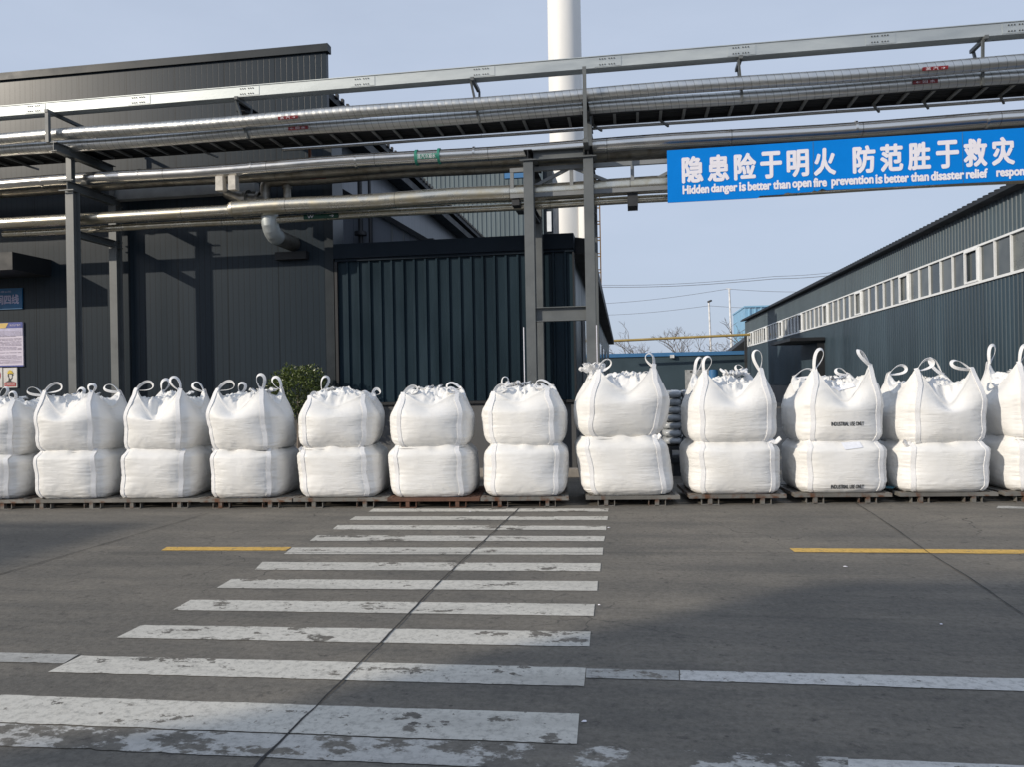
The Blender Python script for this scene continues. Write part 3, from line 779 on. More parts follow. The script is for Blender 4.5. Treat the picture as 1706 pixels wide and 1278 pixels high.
# ------------------------------------------------------------------ far end of the yard
def build_far():
    Y = 67.0
    x0, x1 = XA(1000, Y, 600), XA(1252, Y, 600)
    zt = P(1130, 586.5, Y).z
    t = thing('yard_end_wall', 'dull teal wall with bright blue capping closing the yard', 'wall', ((x0 + x1) / 2, Y, 0))
    mb = MB(); mb.box(x0 - 6, x1 + 1, Y, Y + 0.4, 0, zt - 0.32); mb.build('wall', M['back_wall'], t)
    mb = MB(); mb.box(x0 - 6, x1 + 1, Y - 0.12, Y + 0.5, zt - 0.31, zt); mb.build('capping', M['blue_cap'], t)
    a, b = P(1116, 591, Y), P(1123, 596, Y)
    mb = MB(); mb.box(a.x, b.x, Y - 0.35, Y - 0.125, b.z, a.z); o = mb.build('wall_lamp', M['pole'])
    tag(o, 'small white lamp under the blue capping of the yard-end wall', 'lamp')
    a, b = P(1141, 616, Y - 2), P(1182, 760, Y - 2)
    mb = MB(); mb.box(a.x, b.x, Y - 2.6, Y - 2, 0, a.z)
    t = thing('metal_cabinet', 'tall plain grey metal cabinet standing before the yard-end wall', 'cabinet', ((a.x + b.x) / 2, Y - 2.3, 0))
    mb.build('body', M['cabinet'], t)
    mb = MB()
    for k in (0.2, 0.75):
        x = a.x + (b.x - a.x) * k; mb.box(x, x + 0.16, Y - 2.62, Y - 2.601, a.z - 0.22, a.z - 0.1)
    mb.build('latch', M['dark_steel'], t)
    a, b = P(1180, 617, Y - 3), P(1196, 626, Y - 3)
    mb = MB(); mb.tube([(a.x + 0.4, Y - 3, 0), (a.x + 0.4, Y - 3, a.z)], (b.x - a.x) / 2, 14)
    mb.tube([(a.x + 0.4, Y - 3, a.z), (a.x + 0.4, Y - 3, a.z + 0.06)], (b.x - a.x) / 2 * 0.8, 14)
    tag(mb.build('blue_drum', M['blue_cap'], None, autosmooth=40), 'bright blue upright tank beside the grey metal cabinet', 'tank')
    # yellow gas pipe on high supports
    p, q = P(990, 569, 64), P(1250, 557, 64)
    t = thing('gas_pipe', 'ochre yellow gas pipe crossing high above the yard-end wall', 'pipe', tuple(((p + q) / 2)))
    mb = MB(); mb.tube([p, q], 0.105, 12); mb.build('pipe', M['yellow_pipe'], t, autosmooth=40)
    for k in (0.08, 0.97):
        c = p.lerp(q, k); mb = MB(); mb.bar((c.x, c.y, 0), (c.x, c.y, c.z - 0.12), 0.2, 0.2, up=(0, 1, 0)); mb.build('support_post', M['dark_steel'], t)
    # poles
    for px, py, Yp, lab in ((1181, 503, 92, 'shorter pale pole topped by a dark lamp head'), (1215, 481, 88, 'taller pale pole with small crossarm carrying wires')):
        b = P(px, py, Yp); t = thing('utility_pole' if px > 1200 else 'street_lamp', lab, 'pole' if px > 1200 else 'lamp', (b.x, Yp, 0))
        mb = MB(); mb.tube([(b.x + 0.25, Yp, 0), (b.x, Yp, b.z)], [0.17, 0.10], 10); mb.build('pole', M['pole'], t, autosmooth=40)
        mb = MB()
        if px > 1200:
            mb.bar((b.x - 0.35, Yp, b.z + 0.05), (b.x + 0.2, Yp, b.z), 0.1, 0.1); mb.build('crossarm', M['pole'], t)
        else:
            mb.bar((b.x - 0.1, Yp, b.z + 0.02), (b.x + 0.25, Yp - 0.3, b.z + 0.16), 0.3, 0.16); mb.build('lamp_head', M['dark_steel'], t)
    # wires
    def wire(pts, Yw, lab, r=0.022):
        ps = [P(x, y, Yw) for x, y in pts]
        full = []
        for a, b in zip(ps, ps[1:]):
            for k in range(10):
                q = a.lerp(b, k / 10); q.z -= 0.35 * math.sin(math.pi * k / 10) * (b - a).length / 20; full.append(q)
        full.append(ps[-1])
        mb = MB(); mb.tube(full, r, 6); tag(mb.build('overhead_wire', M['wire']), lab, 'wire')
    wire([(940, 474), (1290, 460), (1420, 449)], 75, 'uppermost of the two close overhead wires')
    wire([(940, 477), (1290, 464), (1420, 454)], 75, 'lower of the two close overhead wires', 0.028)
    wire([(960, 508), (1212, 481), (1400, 484)], 88, 'single overhead wire meeting the top of the taller pole', 0.024)
    wire([(960, 526), (1181, 509), (1400, 512)], 92, 'single overhead wire passing the lamp head of the shorter pole', 0.024)
    # bare trees
    def bare_tree(px, pyt, Yt, lab, seed, spread=1.0, lean=0.0):
        rnd = random.Random(seed)
        top = P(px, pyt, Yt); H = top.z
        t = thing('bare_tree', lab, 'tree', (top.x, Yt, 0), 'leafless trees behind the yard-end wall')
        tr, cr = MB(), MB()
        def grow(p, d, L, r, lvl):
            n = 3; pts = [p]; q = p
            for k in range(n):
                d = (d + Vector((rnd.uniform(-.16, .16), rnd.uniform(-.16, .16), rnd.uniform(-.04, .12)))).normalized()
                q = q + d * (L / n); pts.append(q)
            rs = [r * (1 - 0.42 * k / n) for k in range(n + 1)]
            (tr if lvl == 0 else cr).tube(pts, rs, 6 if lvl < 2 else 4, caps=False)
            if lvl >= 5: return
            for k in range(rnd.choice((2, 3, 3)) if lvl else 5):
                a = rnd.uniform(0, 6.283); tilt = rnd.uniform(0.35, 0.85) * spread
                s = Vector((math.cos(a), math.sin(a), 0))
                nd = (d * math.cos(tilt) + s * math.sin(tilt)).normalized()
                if nd.z < 0.05: nd.z = 0.1
                st = pts[-1] if k < 2 else pts[rnd.choice((1, 2))]
                grow(st, nd, L * rnd.uniform(0.58, 0.82), max(0.014, r * 0.55), lvl + 1)
        grow(Vector((top.x, Yt, 0)), Vector((lean, 0, 1)).normalized(), H * 0.34, 0.17, 0)
        # scale the crown so that its top reaches the measured height
        zm = max(v[2] for v in cr.v); k = H / zm
        for m_ in (tr, cr): m_.v = [(top.x + (x - top.x) * k, Yt + (y - Yt) * k, z * k) for x, y, z in m_.v]
        tr.build('trunk', M['bark'], t, smooth=True); cr.build('crown', M['bark'], t, smooth=True)
    bare_tree(1066, 536, 82, 'leafless tree with wide rounded crown nearest the annex eave', 3, 1.1)
    bare_tree(1142, 542, 84, 'leafless tree left of the two pale poles, below the gas pipe', 11, 1.0)
    bare_tree(1238, 528, 80, 'leafless tree beside the teal workshop corner, behind the taller pole', 21, 1.2)
    # light blue hall beyond the workshop
    Y = 105
    a, b = P(1241, 512, Y), P(1400, 512, Y)
    t = thing('light_blue_hall', 'light blue ribbed hall peeping above the teal workshop roof end', 'building', (a.x, Y, 0))
    mb = MB(); corrugated(mb, (a.x, Y), (b.x, Y), 0, a.z, 0.75, 0.12, 0.2, (0, -1)); mb.box(a.x, b.x, Y + 0.02, Y + 12, 0, a.z); mb.build('wall', M['sky_blue'], t)
    mb = MB(); mb.box(a.x - 0.1, b.x, Y - 0.2, Y + 12.1, a.z + 0.004, a.z + 0.2); mb.build('roof', M['sky_blue'], t)
    # dark gable between the end wall and the workshop
    g = P(1236, 570, 70); h = P(1225, 583, 70)
    mb = MB(); mb.add([(h.x - 0.3, 70, 0), (g.x + 3, 70, 0), (g.x + 3, 70, g.z + 2.2), (g.x, 70, g.z), (h.x - 0.3, 70, h.z), (h.x - 0.3, 76, 0), (g.x + 3, 76, 0), (g.x + 3, 76, g.z + 2.2), (g.x, 76, g.z), (h.x - 0.3, 76, h.z)],
                      [(0, 1, 2, 3, 4), (9, 8, 7, 6, 5), (0, 5, 6, 1), (1, 6, 7, 2), (2, 7, 8, 3), (3, 8, 9, 4), (4, 9, 5, 0)])
    tag(mb.build('dark_shed', M['black']), 'small dark sloping-roofed shed between end wall and teal workshop', 'shed')
build_far()

# ------------------------------------------------------------------ pipe rack
XL, XRT = -17.0, 12.5                         # pipes run well past both sides of the frame
def support_left():
    t = thing('pipe_support', 'dark grey two-legged steel pipe support at the left', 'pipe support', (-9.6, 12.5, 0))
    xf = XA(122, 11.95, 500)
    def colm(Y, z0, z1, w, h, x=xf):
        mb = MB(); mb.ibeam((x, Y, z0), (x, Y, z1), h, w, 0.014, up=(0, 1, 0)); mb.sweep((x, Y, z0), (x, Y, z0 + 0.02), [(-w, -w), (w, -w), (w, w), (-w, w)], up=(0, 1, 0)); return mb
    for Y in (11.98, 13.08):
        colm(Y, 0, 5.06, 0.17, 0.15, xf).build('leg', M['frame'], t)
        mb = MB(); mb.ibeam((xf - 0.03, Y, 5.22), (xf - 0.03, Y, 5.64), 0.10, 0.10, 0.010, up=(0, 1, 0)); mb.build('upper_post', M['frame'], t)
    for z, y0, y1, h in ((5.14, 11.85, 13.22, 0.15), (5.72, 11.55, 13.05, 0.15), (4.34, 12.07, 13.22, 0.12)):
        mb = MB(); mb.ibeam((xf, y0, z), (xf, y1, z), 0.12, h, 0.010); mb.build('cross_beam', M['frame'], t)
    for k, dz in ((0, 5.055), (1, 5.225)):
        mb = MB(); mb.box(xf - 0.14, xf + 0.14, 11.82, 11.845, dz - 0.008, dz + 0.008); mb.build('cap_plate', M['frame'], t)
    # goose-neck that carries the trunking
    mb = MB(); mb.bar((xf - 0.12, 11.58, 5.80), (xf - 0.12, 11.58, 6.30), 0.06, 0.06, up=(0, 1, 0))
    mb.bar((xf - 0.12, 12.75, 5.80), (xf - 0.12, 12.75, 6.30), 0.05, 0.05, up=(0, 1, 0))
    mb.bar((xf - 0.12, 11.54, 6.325), (xf - 0.12, 12.80, 6.325), 0.06, 0.05)
    mb.build('trunking_bracket', M['frame'], t)
support_left()

def support_mid():
    xa, xb = XA(884, 11.95, 450), XA(983.5, 11.95, 450)
    t = thing('pipe_support', 'grey four-legged steel tower carrying the pipes in the middle', 'pipe support', ((xa + xb) / 2, 12.5, 0))
    for x in (xa, xb):
        for Y in (11.95, 13.0):
            mb = MB(); mb.ibeam((x, Y, 0), (x, Y, 5.06), 0.15, 0.17, 0.014, up=(0, 1, 0)); mb.box(x - 0.15, x + 0.15, Y - 0.15, Y + 0.15, 0.001, 0.02)
            mb.build('leg', M['frame'], t)
        mb = MB(); mb.box(x - 0.13, x + 0.13, 11.83, 12.08, 5.064, 5.082); mb.build('cap_plate', M['frame'], t)
        mb = MB(); mb.ibeam((x, 11.84, 5.16), (x, 13.2, 5.16), 0.13, 0.15, 0.010); mb.build('cross_beam', M['dark_steel'], t)
        mb = MB(); mb.ibeam((x, 12.04, 4.36), (x, 12.91, 4.36), 0.11, 0.12, 0.010); mb.build('cross_beam', M['dark_steel'], t)
    mb = MB(); mb.bar((xa + 0.075, 11.97, 5.155), (xb - 0.075, 11.97, 5.155), 0.012, 0.15)
    mb.bar((xa + 0.07, 11.93, 5.084), (xb - 0.07, 11.93, 5.084), 0.10, 0.010); mb.bar((xa + 0.07, 11.93, 5.228), (xb - 0.07, 11.93, 5.228), 0.10, 0.010)
    mb.build('tie_beam', M['frame'], t)
    zb = P(930, 523, 11.95).z
    mb = MB(); mb.ibeam((xa + 0.075, 11.95, zb), (xb - 0.075, 11.95, zb), 0.14, 0.22, 0.012); mb.build('tie_beam', M['frame'], t)
    xp = XA(975.5, 11.6, 200)
    mb = MB(); mb.bar((xp, 11.50, 5.235), (xp, 11.50, 6.30), 0.055, 0.05, up=(0, 1, 0)); mb.bar((xp + 0.02, 12.02, 5.24), (xp + 0.02, 12.02, 5.72), 0.10, 0.09, up=(0, 1, 0)); mb.build('upper_post', M['frame'], t)
    mb = MB(); mb.bar((xp, 11.47, 5.20), (xp, 11.84, 5.20), 0.08, 0.06); mb.build('post_bracket', M['frame'], t)
    mb = MB(); mb.ibeam((xp, 11.53, 5.72), (xp, 13.0, 5.72), 0.10, 0.14, 0.010); mb.build('cross_beam', M['dark_steel'], t)
    for px, lab in ((871.5, 'a'), (970, 'b')):
        x = XA(873.0 if lab == 'a' else 994.5, 11.85, 580)
        mb = MB(); mb.box(x - 0.006, x + 0.006, 11.84, 11.87, 0.9, P(868, 545, 11.85).z); mb.build('white_edge_strip', M['white_vinyl'], t)
support_mid()

def support_right():
    # the same rack goes on beyond the right edge of the frame
    t = thing('pipe_support', 'two-legged steel pipe support beyond the right edge', 'pipe support', (11.2, 12.5, 0))
    for Y in (11.98, 13.05):
        mb = MB(); mb.ibeam((11.2, Y, 0), (11.2, Y, 5.64), 0.15, 0.17, 0.014, up=(0, 1, 0)); mb.build('leg', M['frame'], t)
    for z in (5.14, 5.72, 4.34):
        mb = MB(); mb.ibeam((11.33, 11.6, z), (11.33, 13.4, z), 0.08, 0.14, 0.010); mb.build('cross_beam', M['frame'], t)
support_right()

def build_trunking():
    Y0, Y1, z0, z1 = 11.68, 11.88, 6.345, 6.51
    t = thing('cable_trunking', 'galvanised closed cable trunking running along the top of the rack', 'cable trunking', (0, 11.78, z0))
    mb = MB(); mb.box(XL, XRT, Y0, Y1, z0, z1); mb.box(XL, XRT, Y0 - 0.012, Y1 + 0.012, z1 + 0.001, z1 + 0.012)
    mb.build('duct', M['trunk'], t)
    for k, px in enumerate((57, 231, 412, 604, 803, 1013, 1236, 1468, 1697)):
        x = XA(px, Y0, 120)
        mb = MB(); mb.box(x - 0.20, x + 0.20, Y0 - 0.006, Y0 - 0.001, z0 + 0.012, z1 - 0.012)
        for i in range(6):
            for zz in (z0 + 0.04, z1 - 0.04):
                xx = x - 0.12 + i * 0.038 + (0.024 if i > 2 else 0)
                mb.tube([(xx, Y0 - 0.018, zz), (xx, Y0 - 0.007, zz)], 0.0085, 6, mi=1)
        mb.build('splice_plate', [M['trunk'], M['bolt']], t)
    for px in (398, 789, 1234, 1640):
        x = XA(px, Y0 + 0.05, 150)
        mb = MB(); mb.bar((x, Y0 - 0.06, z0 - 0.03), (x, Y1 + 0.25, z0 - 0.03), 0.05, 0.05)
        mb.bar((x - 0.03, Y0 + 0.0, z0 - 0.05), (x + 0.05, Y1 + 0.02, 5.75), 0.05, 0.03, up=(1, 0, 0))
        mb.bar((x + 0.02, Y1 + 0.22, z0 - 0.05), (x + 0.05, Y1 + 0.05, 5.75), 0.04, 0.03, up=(1, 0, 0))
        mb.build('hanger_bracket', M['frame'], t)
    x = XA(392, 11.75, 165); mb = MB(); mb.ibeam((x, 11.90, 6.27), (x, WALL - 0.004, 6.27), 0.14, 0.14, 0.012); mb.build('wall_arm', M['dark_steel'], t)
build_trunking()

def pipe(name, label, Y, z, r, mat, x0=XL, x1=XRT, cat='pipe', bands=None):
    t = thing(name, label, cat, ((x0 + x1) / 2, Y, z))
    n = 40; rnd = random.Random(int(Y * 1000 + z * 77)); ph = rnd.uniform(0, 6)
    pts = [(x0 + (x1 - x0) * i / n, Y, z + 0.012 * math.sin(ph + i * 0.9) * (r / 0.1)) for i in range(n + 1)]
    mb = MB(); mb.tube(pts, r, 28); mb.build('jacket', mat, t, autosmooth=50)
    if bands:
        x = x0 + rnd.uniform(0.2, bands)
        while x < x1:
            mb = MB(); mb.tube([(x, Y, z), (x + 0.035, Y, z)], r + 0.006, 28); mb.build('band', mat, t, autosmooth=50); x += bands * rnd.uniform(0.9, 1.1)
    return t
def label_strip(t, Y, z, r, px, w, h, mat, text, py, ang0=-0.35, ang1=0.5):
    """sticker wrapped on the near side of a pipe"""
    x = XA(px, Y - r, py); rr = r + 0.014
    g = []
    for k in range(7):
        a = ang0 + (ang1 - ang0) * k / 6
        g.append([(x - w / 2, Y - rr * math.cos(a), z + rr * math.sin(a)), (x + w / 2, Y - rr * math.cos(a), z + rr * math.sin(a))])
    mb = MB(); mb.grid(g); s = mb.build('flow_label', mat, t)
    am = (ang0 + ang1) / 2
    n = Vector((0, -math.cos(am), math.sin(am))); up = Vector((0, math.sin(am), math.cos(am)))
    o = Vector((x - w * 0.38, Y, z)) + n * (rr + 0.01) - up * h / 2
    text_part('lettering', text, M['white_vinyl'], s, o, (1, 0, 0), up, w * 0.76, h, 0.0)
    return s
def build_pipes():
    A = pipe('spiral_pipe', 'upper spiral-wound silver pipe just below the cable trunking', 11.78, 5.985, 0.100, M['spiral'])
    label_strip(A, 11.78, 5.985, 0.100, 480, 0.34, 0.04, M['label_red'], '蒸 汽 →', 204, -0.55, -0.1)
    label_strip(A, 11.78, 5.985, 0.100, 1558, 0.34, 0.04, M['label_red'], '蒸 汽 →', 117, -0.55, -0.1)
    B = pipe('spiral_pipe', 'lower spiral-wound silver pipe resting on the ladder tray', 11.97, 5.848, 0.098, M['spiral'])
    label_strip(B, 11.97, 5.848, 0.098, 497, 0.34, 0.04, M['label_red'], '← 回 水', 214, -0.35, 0.15)
    label_strip(B, 11.97, 5.848, 0.098, 1541, 0.34, 0.04, M['label_red'], '← 回 水', 130, -0.35, 0.15)
    for px, Yq, zq in ((727, 11.66, 5.93), (738, 11.91, 5.86), (1388, 11.90, 5.90)):
        pass
    # ladder tray with rungs, dark cables inside
    t = thing('ladder_tray', 'black cable ladder tray with rungs under the spiral pipes', 'cable tray', (0, 12.6, 5.8))
    for Y in (12.14, 12.66):
        mb = MB(); mb.box(XL, XRT, Y, Y + 0.02, 5.80, 5.90); mb.build('side_rail', M['dark_steel'], t)
    x = XL + 0.2
    rnd = random.Random(5)
    while x < XRT:
        mb = MB(); mb.box(x, x + 0.045, 12.161, 12.659, 5.804, 5.83); x += 0.36
        if rnd.random() < 0.12: mb.bar((x - 0.345, 12.6, 5.80), (x - 0.2, 12.82, 5.76), 0.03, 0.03)
        mb.build('rung', M['truss'], t)
    mb = MB()
    for k in range(11):
        y = 12.19 + k * 0.044; pts = [(XL + (XRT - XL) * i / 60, y + rnd.uniform(-0.015, 0.015), 5.862 + rnd.uniform(-0.004, 0.01)) for i in range(61)]
        mb.tube(pts, 0.021, 6)
    o = mb.build('cable_bundle', M['black'], None, autosmooth=50); tag(o, 'bundle of black cables lying in the ladder tray', 'cables')
    mb = MB(); mb.box(XL, XRT, 12.165, 12.655, 5.925, 5.93); mb.build('tray_lid', M['dark_steel'], t)
    pipe('thin_pipe', 'thin pale conduit running below the ladder tray', 12.80, 5.805, 0.030, M['steel'], XA(471, 12.8, 243), XRT)
    C = pipe('insulated_pipe', 'bright polished pipe resting on the middle crossbeams', 12.26, 5.345, 0.112, M['steel'], bands=1.95)
    label_strip(C, 12.26, 5.345, 0.112, 711, 0.40, 0.07, M['label_green'], '蒸汽冷凝水', 263, -0.5, 0.15)
    for dx in (-0.19, 0.19):
        x = XA(711, 12.15, 263) + dx
        mb = MB(); mb.tube([(x - 0.02, 12.26, 5.345), (x + 0.02, 12.26, 5.345)], 0.127, 24); mb.build('label_band', M['label_green'], C, autosmooth=40)
    pipe('insulated_pipe', 'stained dull pipe tucked behind the polished pipe', 12.56, 5.31, 0.105, M['dull'])
    D = pipe('insulated_pipe', 'dull steel pipe ending in a downward bend near the hanging boxes', 12.86, 5.27, 0.088, M['dull'], XA(452, 12.86, 310), XRT)
    label_strip(D, 12.86, 5.27, 0.088, 530, 0.3, 0.035, M['label_red'], '蒸 汽 →', 300, -0.3, 0.15)
    xd = XA(452, 12.86, 310)
    mb = MB()
    arc = [(xd - 0.12 * math.sin(a), 12.86, 5.27 - 0.12 * (1 - math.cos(a))) for a in [i * math.pi / 14 for i in range(8)]]
    mb.tube(arc + [(xd - 0.12, 12.86, 4.86)], 0.09, 20)
    mb.tube([(xd + 0.30, 12.86, 5.2), (xd + 0.30, 12.86, 4.82)], 0.07, 18); mb.tube([(xd + 0.30, 12.86, 5.13), (xd + 0.30, 12.86, 5.17)], 0.09, 18)
    mb.build('drop_bend', M['dull'], D, autosmooth=40)
    # boxes hung from the polished pipe
    for px in (371.5, 392.5):
        a = P(px, 312, 12.30)
        mb = MB(); mb.box(a.x - 0.065, a.x + 0.065, 12.17, 12.30, 5.00, 5.228); mb.box(a.x - 0.067, a.x + 0.067, 12.168, 12.302, 4.985, 5.055)
        o = mb.build('pipe_shoe', M['lbox'])
        tag(o, 'left of two off-white box shoes hanging under the polished pipe' if px < 380 else 'right of two off-white box shoes hanging under the polished pipe', 'pipe shoe')
    a = P(420, 330, 12.9)
    mb = MB(); mb.tube([(a.x - 0.5, 12.95, 5.15), (a.x - 0.1, 12.9, 4.97), (a.x + 0.30, 12.85, 4.93)], [0.11, 0.14, 0.10], 18)
    mb.tube([(a.x - 0.12, 12.9, 4.975), (a.x - 0.06, 12.9, 4.97)], 0.19, 18); mb.tube([(a.x + 0.12, 12.9, 4.95), (a.x + 0.17, 12.9, 4.945)], 0.18, 18)
    tag(mb.build('valve', M['dull'], None, autosmooth=40), 'dirty flanged valve body behind the hanging box shoes', 'valve')
    # grey square duct on the far side
    mb = MB(); x0, x1 = XA(183, 13.1, 318), XA(425, 13.1, 318); mb.box(x0, x1, 13.08, 13.26, 5.18, 5.36)
    tag(mb.build('square_duct', M['cabinet']), 'light grey square duct between left support and hanging boxes', 'duct')
    # big stained pipe and its reducer
    xs = XA(388, 12.2, 350)
    zE = 4.66
    t = thing('insulated_pipe', 'thick yellow-stained steel pipe, lowest large pipe of the rack', 'pipe', (0, 12.22, zE))
    mb = MB(); n = 30
    mb.tube([(xs + (XRT - xs) * i / n, 12.22, zE + 0.012 * math.sin(i * 1.3)) for i in range(n + 1)], 0.135, 28); mb.build('jacket', M['warm'], t, autosmooth=50)
    mb = MB(); mb.tube([(XL + (xs - XL) * i / n, 12.22, zE - 0.02) for i in range(n + 1)], 0.10, 28); mb.build('thin_section', M['warm'], t, autosmooth=50)
    mb = MB(); mb.tube([(xs - 0.06, 12.22, zE - 0.015), (xs, 12.22, zE), (xs + 0.03, 12.22, zE)], [0.11, 0.138, 0.14], 28); mb.build('reducer', M['warm'], t, autosmooth=50)
    Fp = pipe('small_pipe', 'small steel pipe with open left end hugging the thick stained pipe', 12.40, 4.49, 0.062, M['warm'], XA(7, 12.4, 392), XRT)
    label_strip(Fp, 12.40, 4.49, 0.062, 535, 0.62, 0.05, M['label_dark'], 'W         →', 362, -0.6, 0.5)
    # bend from the wall up to the rack
    a = P(453, 388, 12.45)
    ZE = P(462, 394, 12.6).z
    pts = [(a.x, WALL - 0.02, ZE), (a.x, 12.64, ZE)]
    for i in range(1, 6):
        th = i * math.pi / 2 / 5; pts.append((a.x, 12.64 - 0.26 * math.sin(th), ZE + 0.26 * (1 - math.cos(th))))
    pts.append((a.x, 12.38, ZE + 0.36))
    t = thing('wall_pipe', 'stubby silver segmented elbow pipe coming out of the charcoal wall', 'pipe', (a.x, WALL, 4.28))
    mb = MB(); mb.tube(pts[:2], 0.14, 24); mb.build('straight_section', M['dull'], t, autosmooth=50)  # duller jacket paints the barrel's shade; the brighter elbow is its sunlit end
    mb = MB(); mb.tube(pts[1:], 0.143, 24); mb.build('elbow', M['trunk'], t, autosmooth=15)
    mb = MB(); mb.box(a.x - 0.3, a.x + 0.3, WALL - 0.14, WALL - 0.003, ZE - 0.30, ZE - 0.16); mb.build('wall_bracket', M['black'], t)
    mb = MB(); q = P(516, 255, 12.8); mb.bar((q.x, 12.8, 5.40), (q.x, 12.8, 5.78), 0.04, 0.04, up=(0, 1, 0)); tag(mb.build('rusty_post', M['rust']), 'short rusty post under the thin pale conduit', 'post')
build_pipes()

def build_truss():
    Y = 12.12
    x0 = XA(850, Y, 300); x1 = 11.0
    zt, zb = P(850, 284, Y).z, P(850, 327, Y).z
    t = thing('truss_girder', 'light grey latticed steel girder carrying the blue banner', 'girder', (x0, Y, zb))
    for z in (zt, zb):
        mb = MB(); mb.bar((x0, Y, z), (x1, Y, z), 0.06, 0.065); mb.build('chord', M['truss'], t)
    step = XA(949, Y, 300) - x0
    k = 0; x = x0
    while x < x1 + 0.01:
        mb = MB(); mb.bar((x + 0.03, Y + 0.002, zb + 0.034), (x + 0.03, Y + 0.002, zt - 0.034), 0.055, 0.055, up=(0, 1, 0)); mb.build('upright', M['truss'], t)
        if x + step < x1 + 0.1:
            za, zc = (zb, zt) if k % 2 == 0 else (zt, zb)
            mb = MB(); mb.bar((x + 0.06, Y + 0.035, za), (x + step, Y + 0.035, zc), 0.05, 0.05); mb.build('diagonal', M['truss'], t)
        x += step; k += 1
    mb = MB(); mb.box(x0 + 0.02, x0 + 0.14, Y, Y + 0.7, zb - 0.14, zb - 0.04); mb.build('end_bearer', M['dark_steel'], t)
    xx = XA(1054, Y, 330); mb = MB(); mb.box(xx - 0.08, xx + 0.08, Y + 0.04, Y + 0.4, zb - 0.24, zb - 0.03); mb.build('pipe_clamp', M['dark_steel'], t)
build_truss()

def build_banner():
    Y = 11.86
    a, b = P(1111, 250, Y), P(1112, 337, Y)
    z1, z0 = a.z, b.z; x0, x1 = a.x, 10.6
    t = thing('banner_sign', 'long blue safety banner with white two-line lettering', 'banner', (x0, Y, z0))
    ed = [(x0, z0)]
    def bx(px): return XA(px, Y, 320)
    for px, dz in ((1262, 0.0), (1266, 0.03), (1305, 0.032), (1309, 0.05), (1313, 0.055), (1320, 0.042), (1352, 0.045), (1356, 0.065), (1362, 0.05), (1370, 0.085), (1377, 0.06), (1700, 0.05)):
        ed.append((bx(px), z0 + dz))
    ed += [(x1, z0 + 0.05), (x1, z1), (x0, z1)]
    mb = MB(); n = len(ed)
    mb.add([(x, Y, z) for x, z in ed] + [(x, Y + 0.02, z) for x, z in ed], [tuple(range(n)), tuple(range(2 * n - 1, n - 1, -1))] + [(i, n + i, n + (i + 1) % n, (i + 1) % n) for i in range(n)])
    mb.build('panel', M['banner'], t)
    for px in (1356, 1605):
        x = bx(px); mb = MB(); mb.box(x - 0.004, x + 0.004, Y - 0.0035, Y - 0.001, z0 + 0.06, z1 - 0.01); mb.build('panel_seam', M['blue_cap'], t)
    up, rt = Vector((0, 0, 1)), Vector((1, 0, 0))
    zc0, zc1 = P(1140, 303.5, Y).z, P(1140, 262, Y).z
    chars = '隐患险于明火防范胜于救灾'
    xs = [(1138, 1171), (1181, 1214), (1225, 1259), (1269, 1302), (1313, 1347), (1358, 1392), (1423, 1458), (1469, 1504), (1515, 1550), (1562, 1597), (1608, 1644), (1655, 1690)]
    for ch, (p0, p1) in zip(chars, xs):
        xa, xb = bx(p0), bx(p1)
        text_part('chinese_letter', ch, M['white_vinyl'], t, (xa, Y - 0.004, zc0), rt, up, xb - xa, zc1 - zc0, 0.0145)
    ADV = {'i': .5, 'l': .5, 'f': .6, 't': .65, 'r': .7, 's': .9, ' ': .45, 'H': 1.3, 'm': 1.6, 'e': .98, 'v': .95}
    ze = P(1140, 322.5, Y).z; hh = (P(1140, 309, Y).z - ze)
    for s, p0, p1, desc in (('Hidden danger is better than open fire', 1138, 1378, 'g'), ('prevention is better than disaster relief', 1386, 1646, 'p'), ('responsibility', 1661, 1752, 'p')):
        tot = sum(ADV.get(c, 1.0) for c in s); xx = 0.0
        for wd_ in s.split(' '):
            wl_ = sum(ADV.get(c, 1.0) for c in wd_)
            u0, u1 = xx / tot, (xx + wl_ - 0.1) / tot
            desc = any(c in 'gpqy' for c in wd_); asc = any(c in 'bdfhklitH' for c in wd_)
            zb_ = ze - (0.27 * hh if desc else 0); zt_ = ze + (hh if asc else 0.74 * hh)
            xa_, xb_ = bx(p0) + (bx(p1) - bx(p0)) * u0, bx(p0) + (bx(p1) - bx(p0)) * u1
            text_part('english_word', wd_, M['white_vinyl'], t, (xa_, Y - 0.004, zb_), rt, up, xb_ - xa_, zt_ - zb_, 0.0075)
            xx += wl_ + ADV[' ']
    for x in (x0 + 0.4, x0 + 3.0, x0 + 5.6):
        mb = MB(); mb.bar((x, Y + 0.022, z1 - 0.12), (x, 12.085, z1 - 0.12), 0.03, 0.03); mb.build('standoff', M['dark_steel'], t)
build_banner()

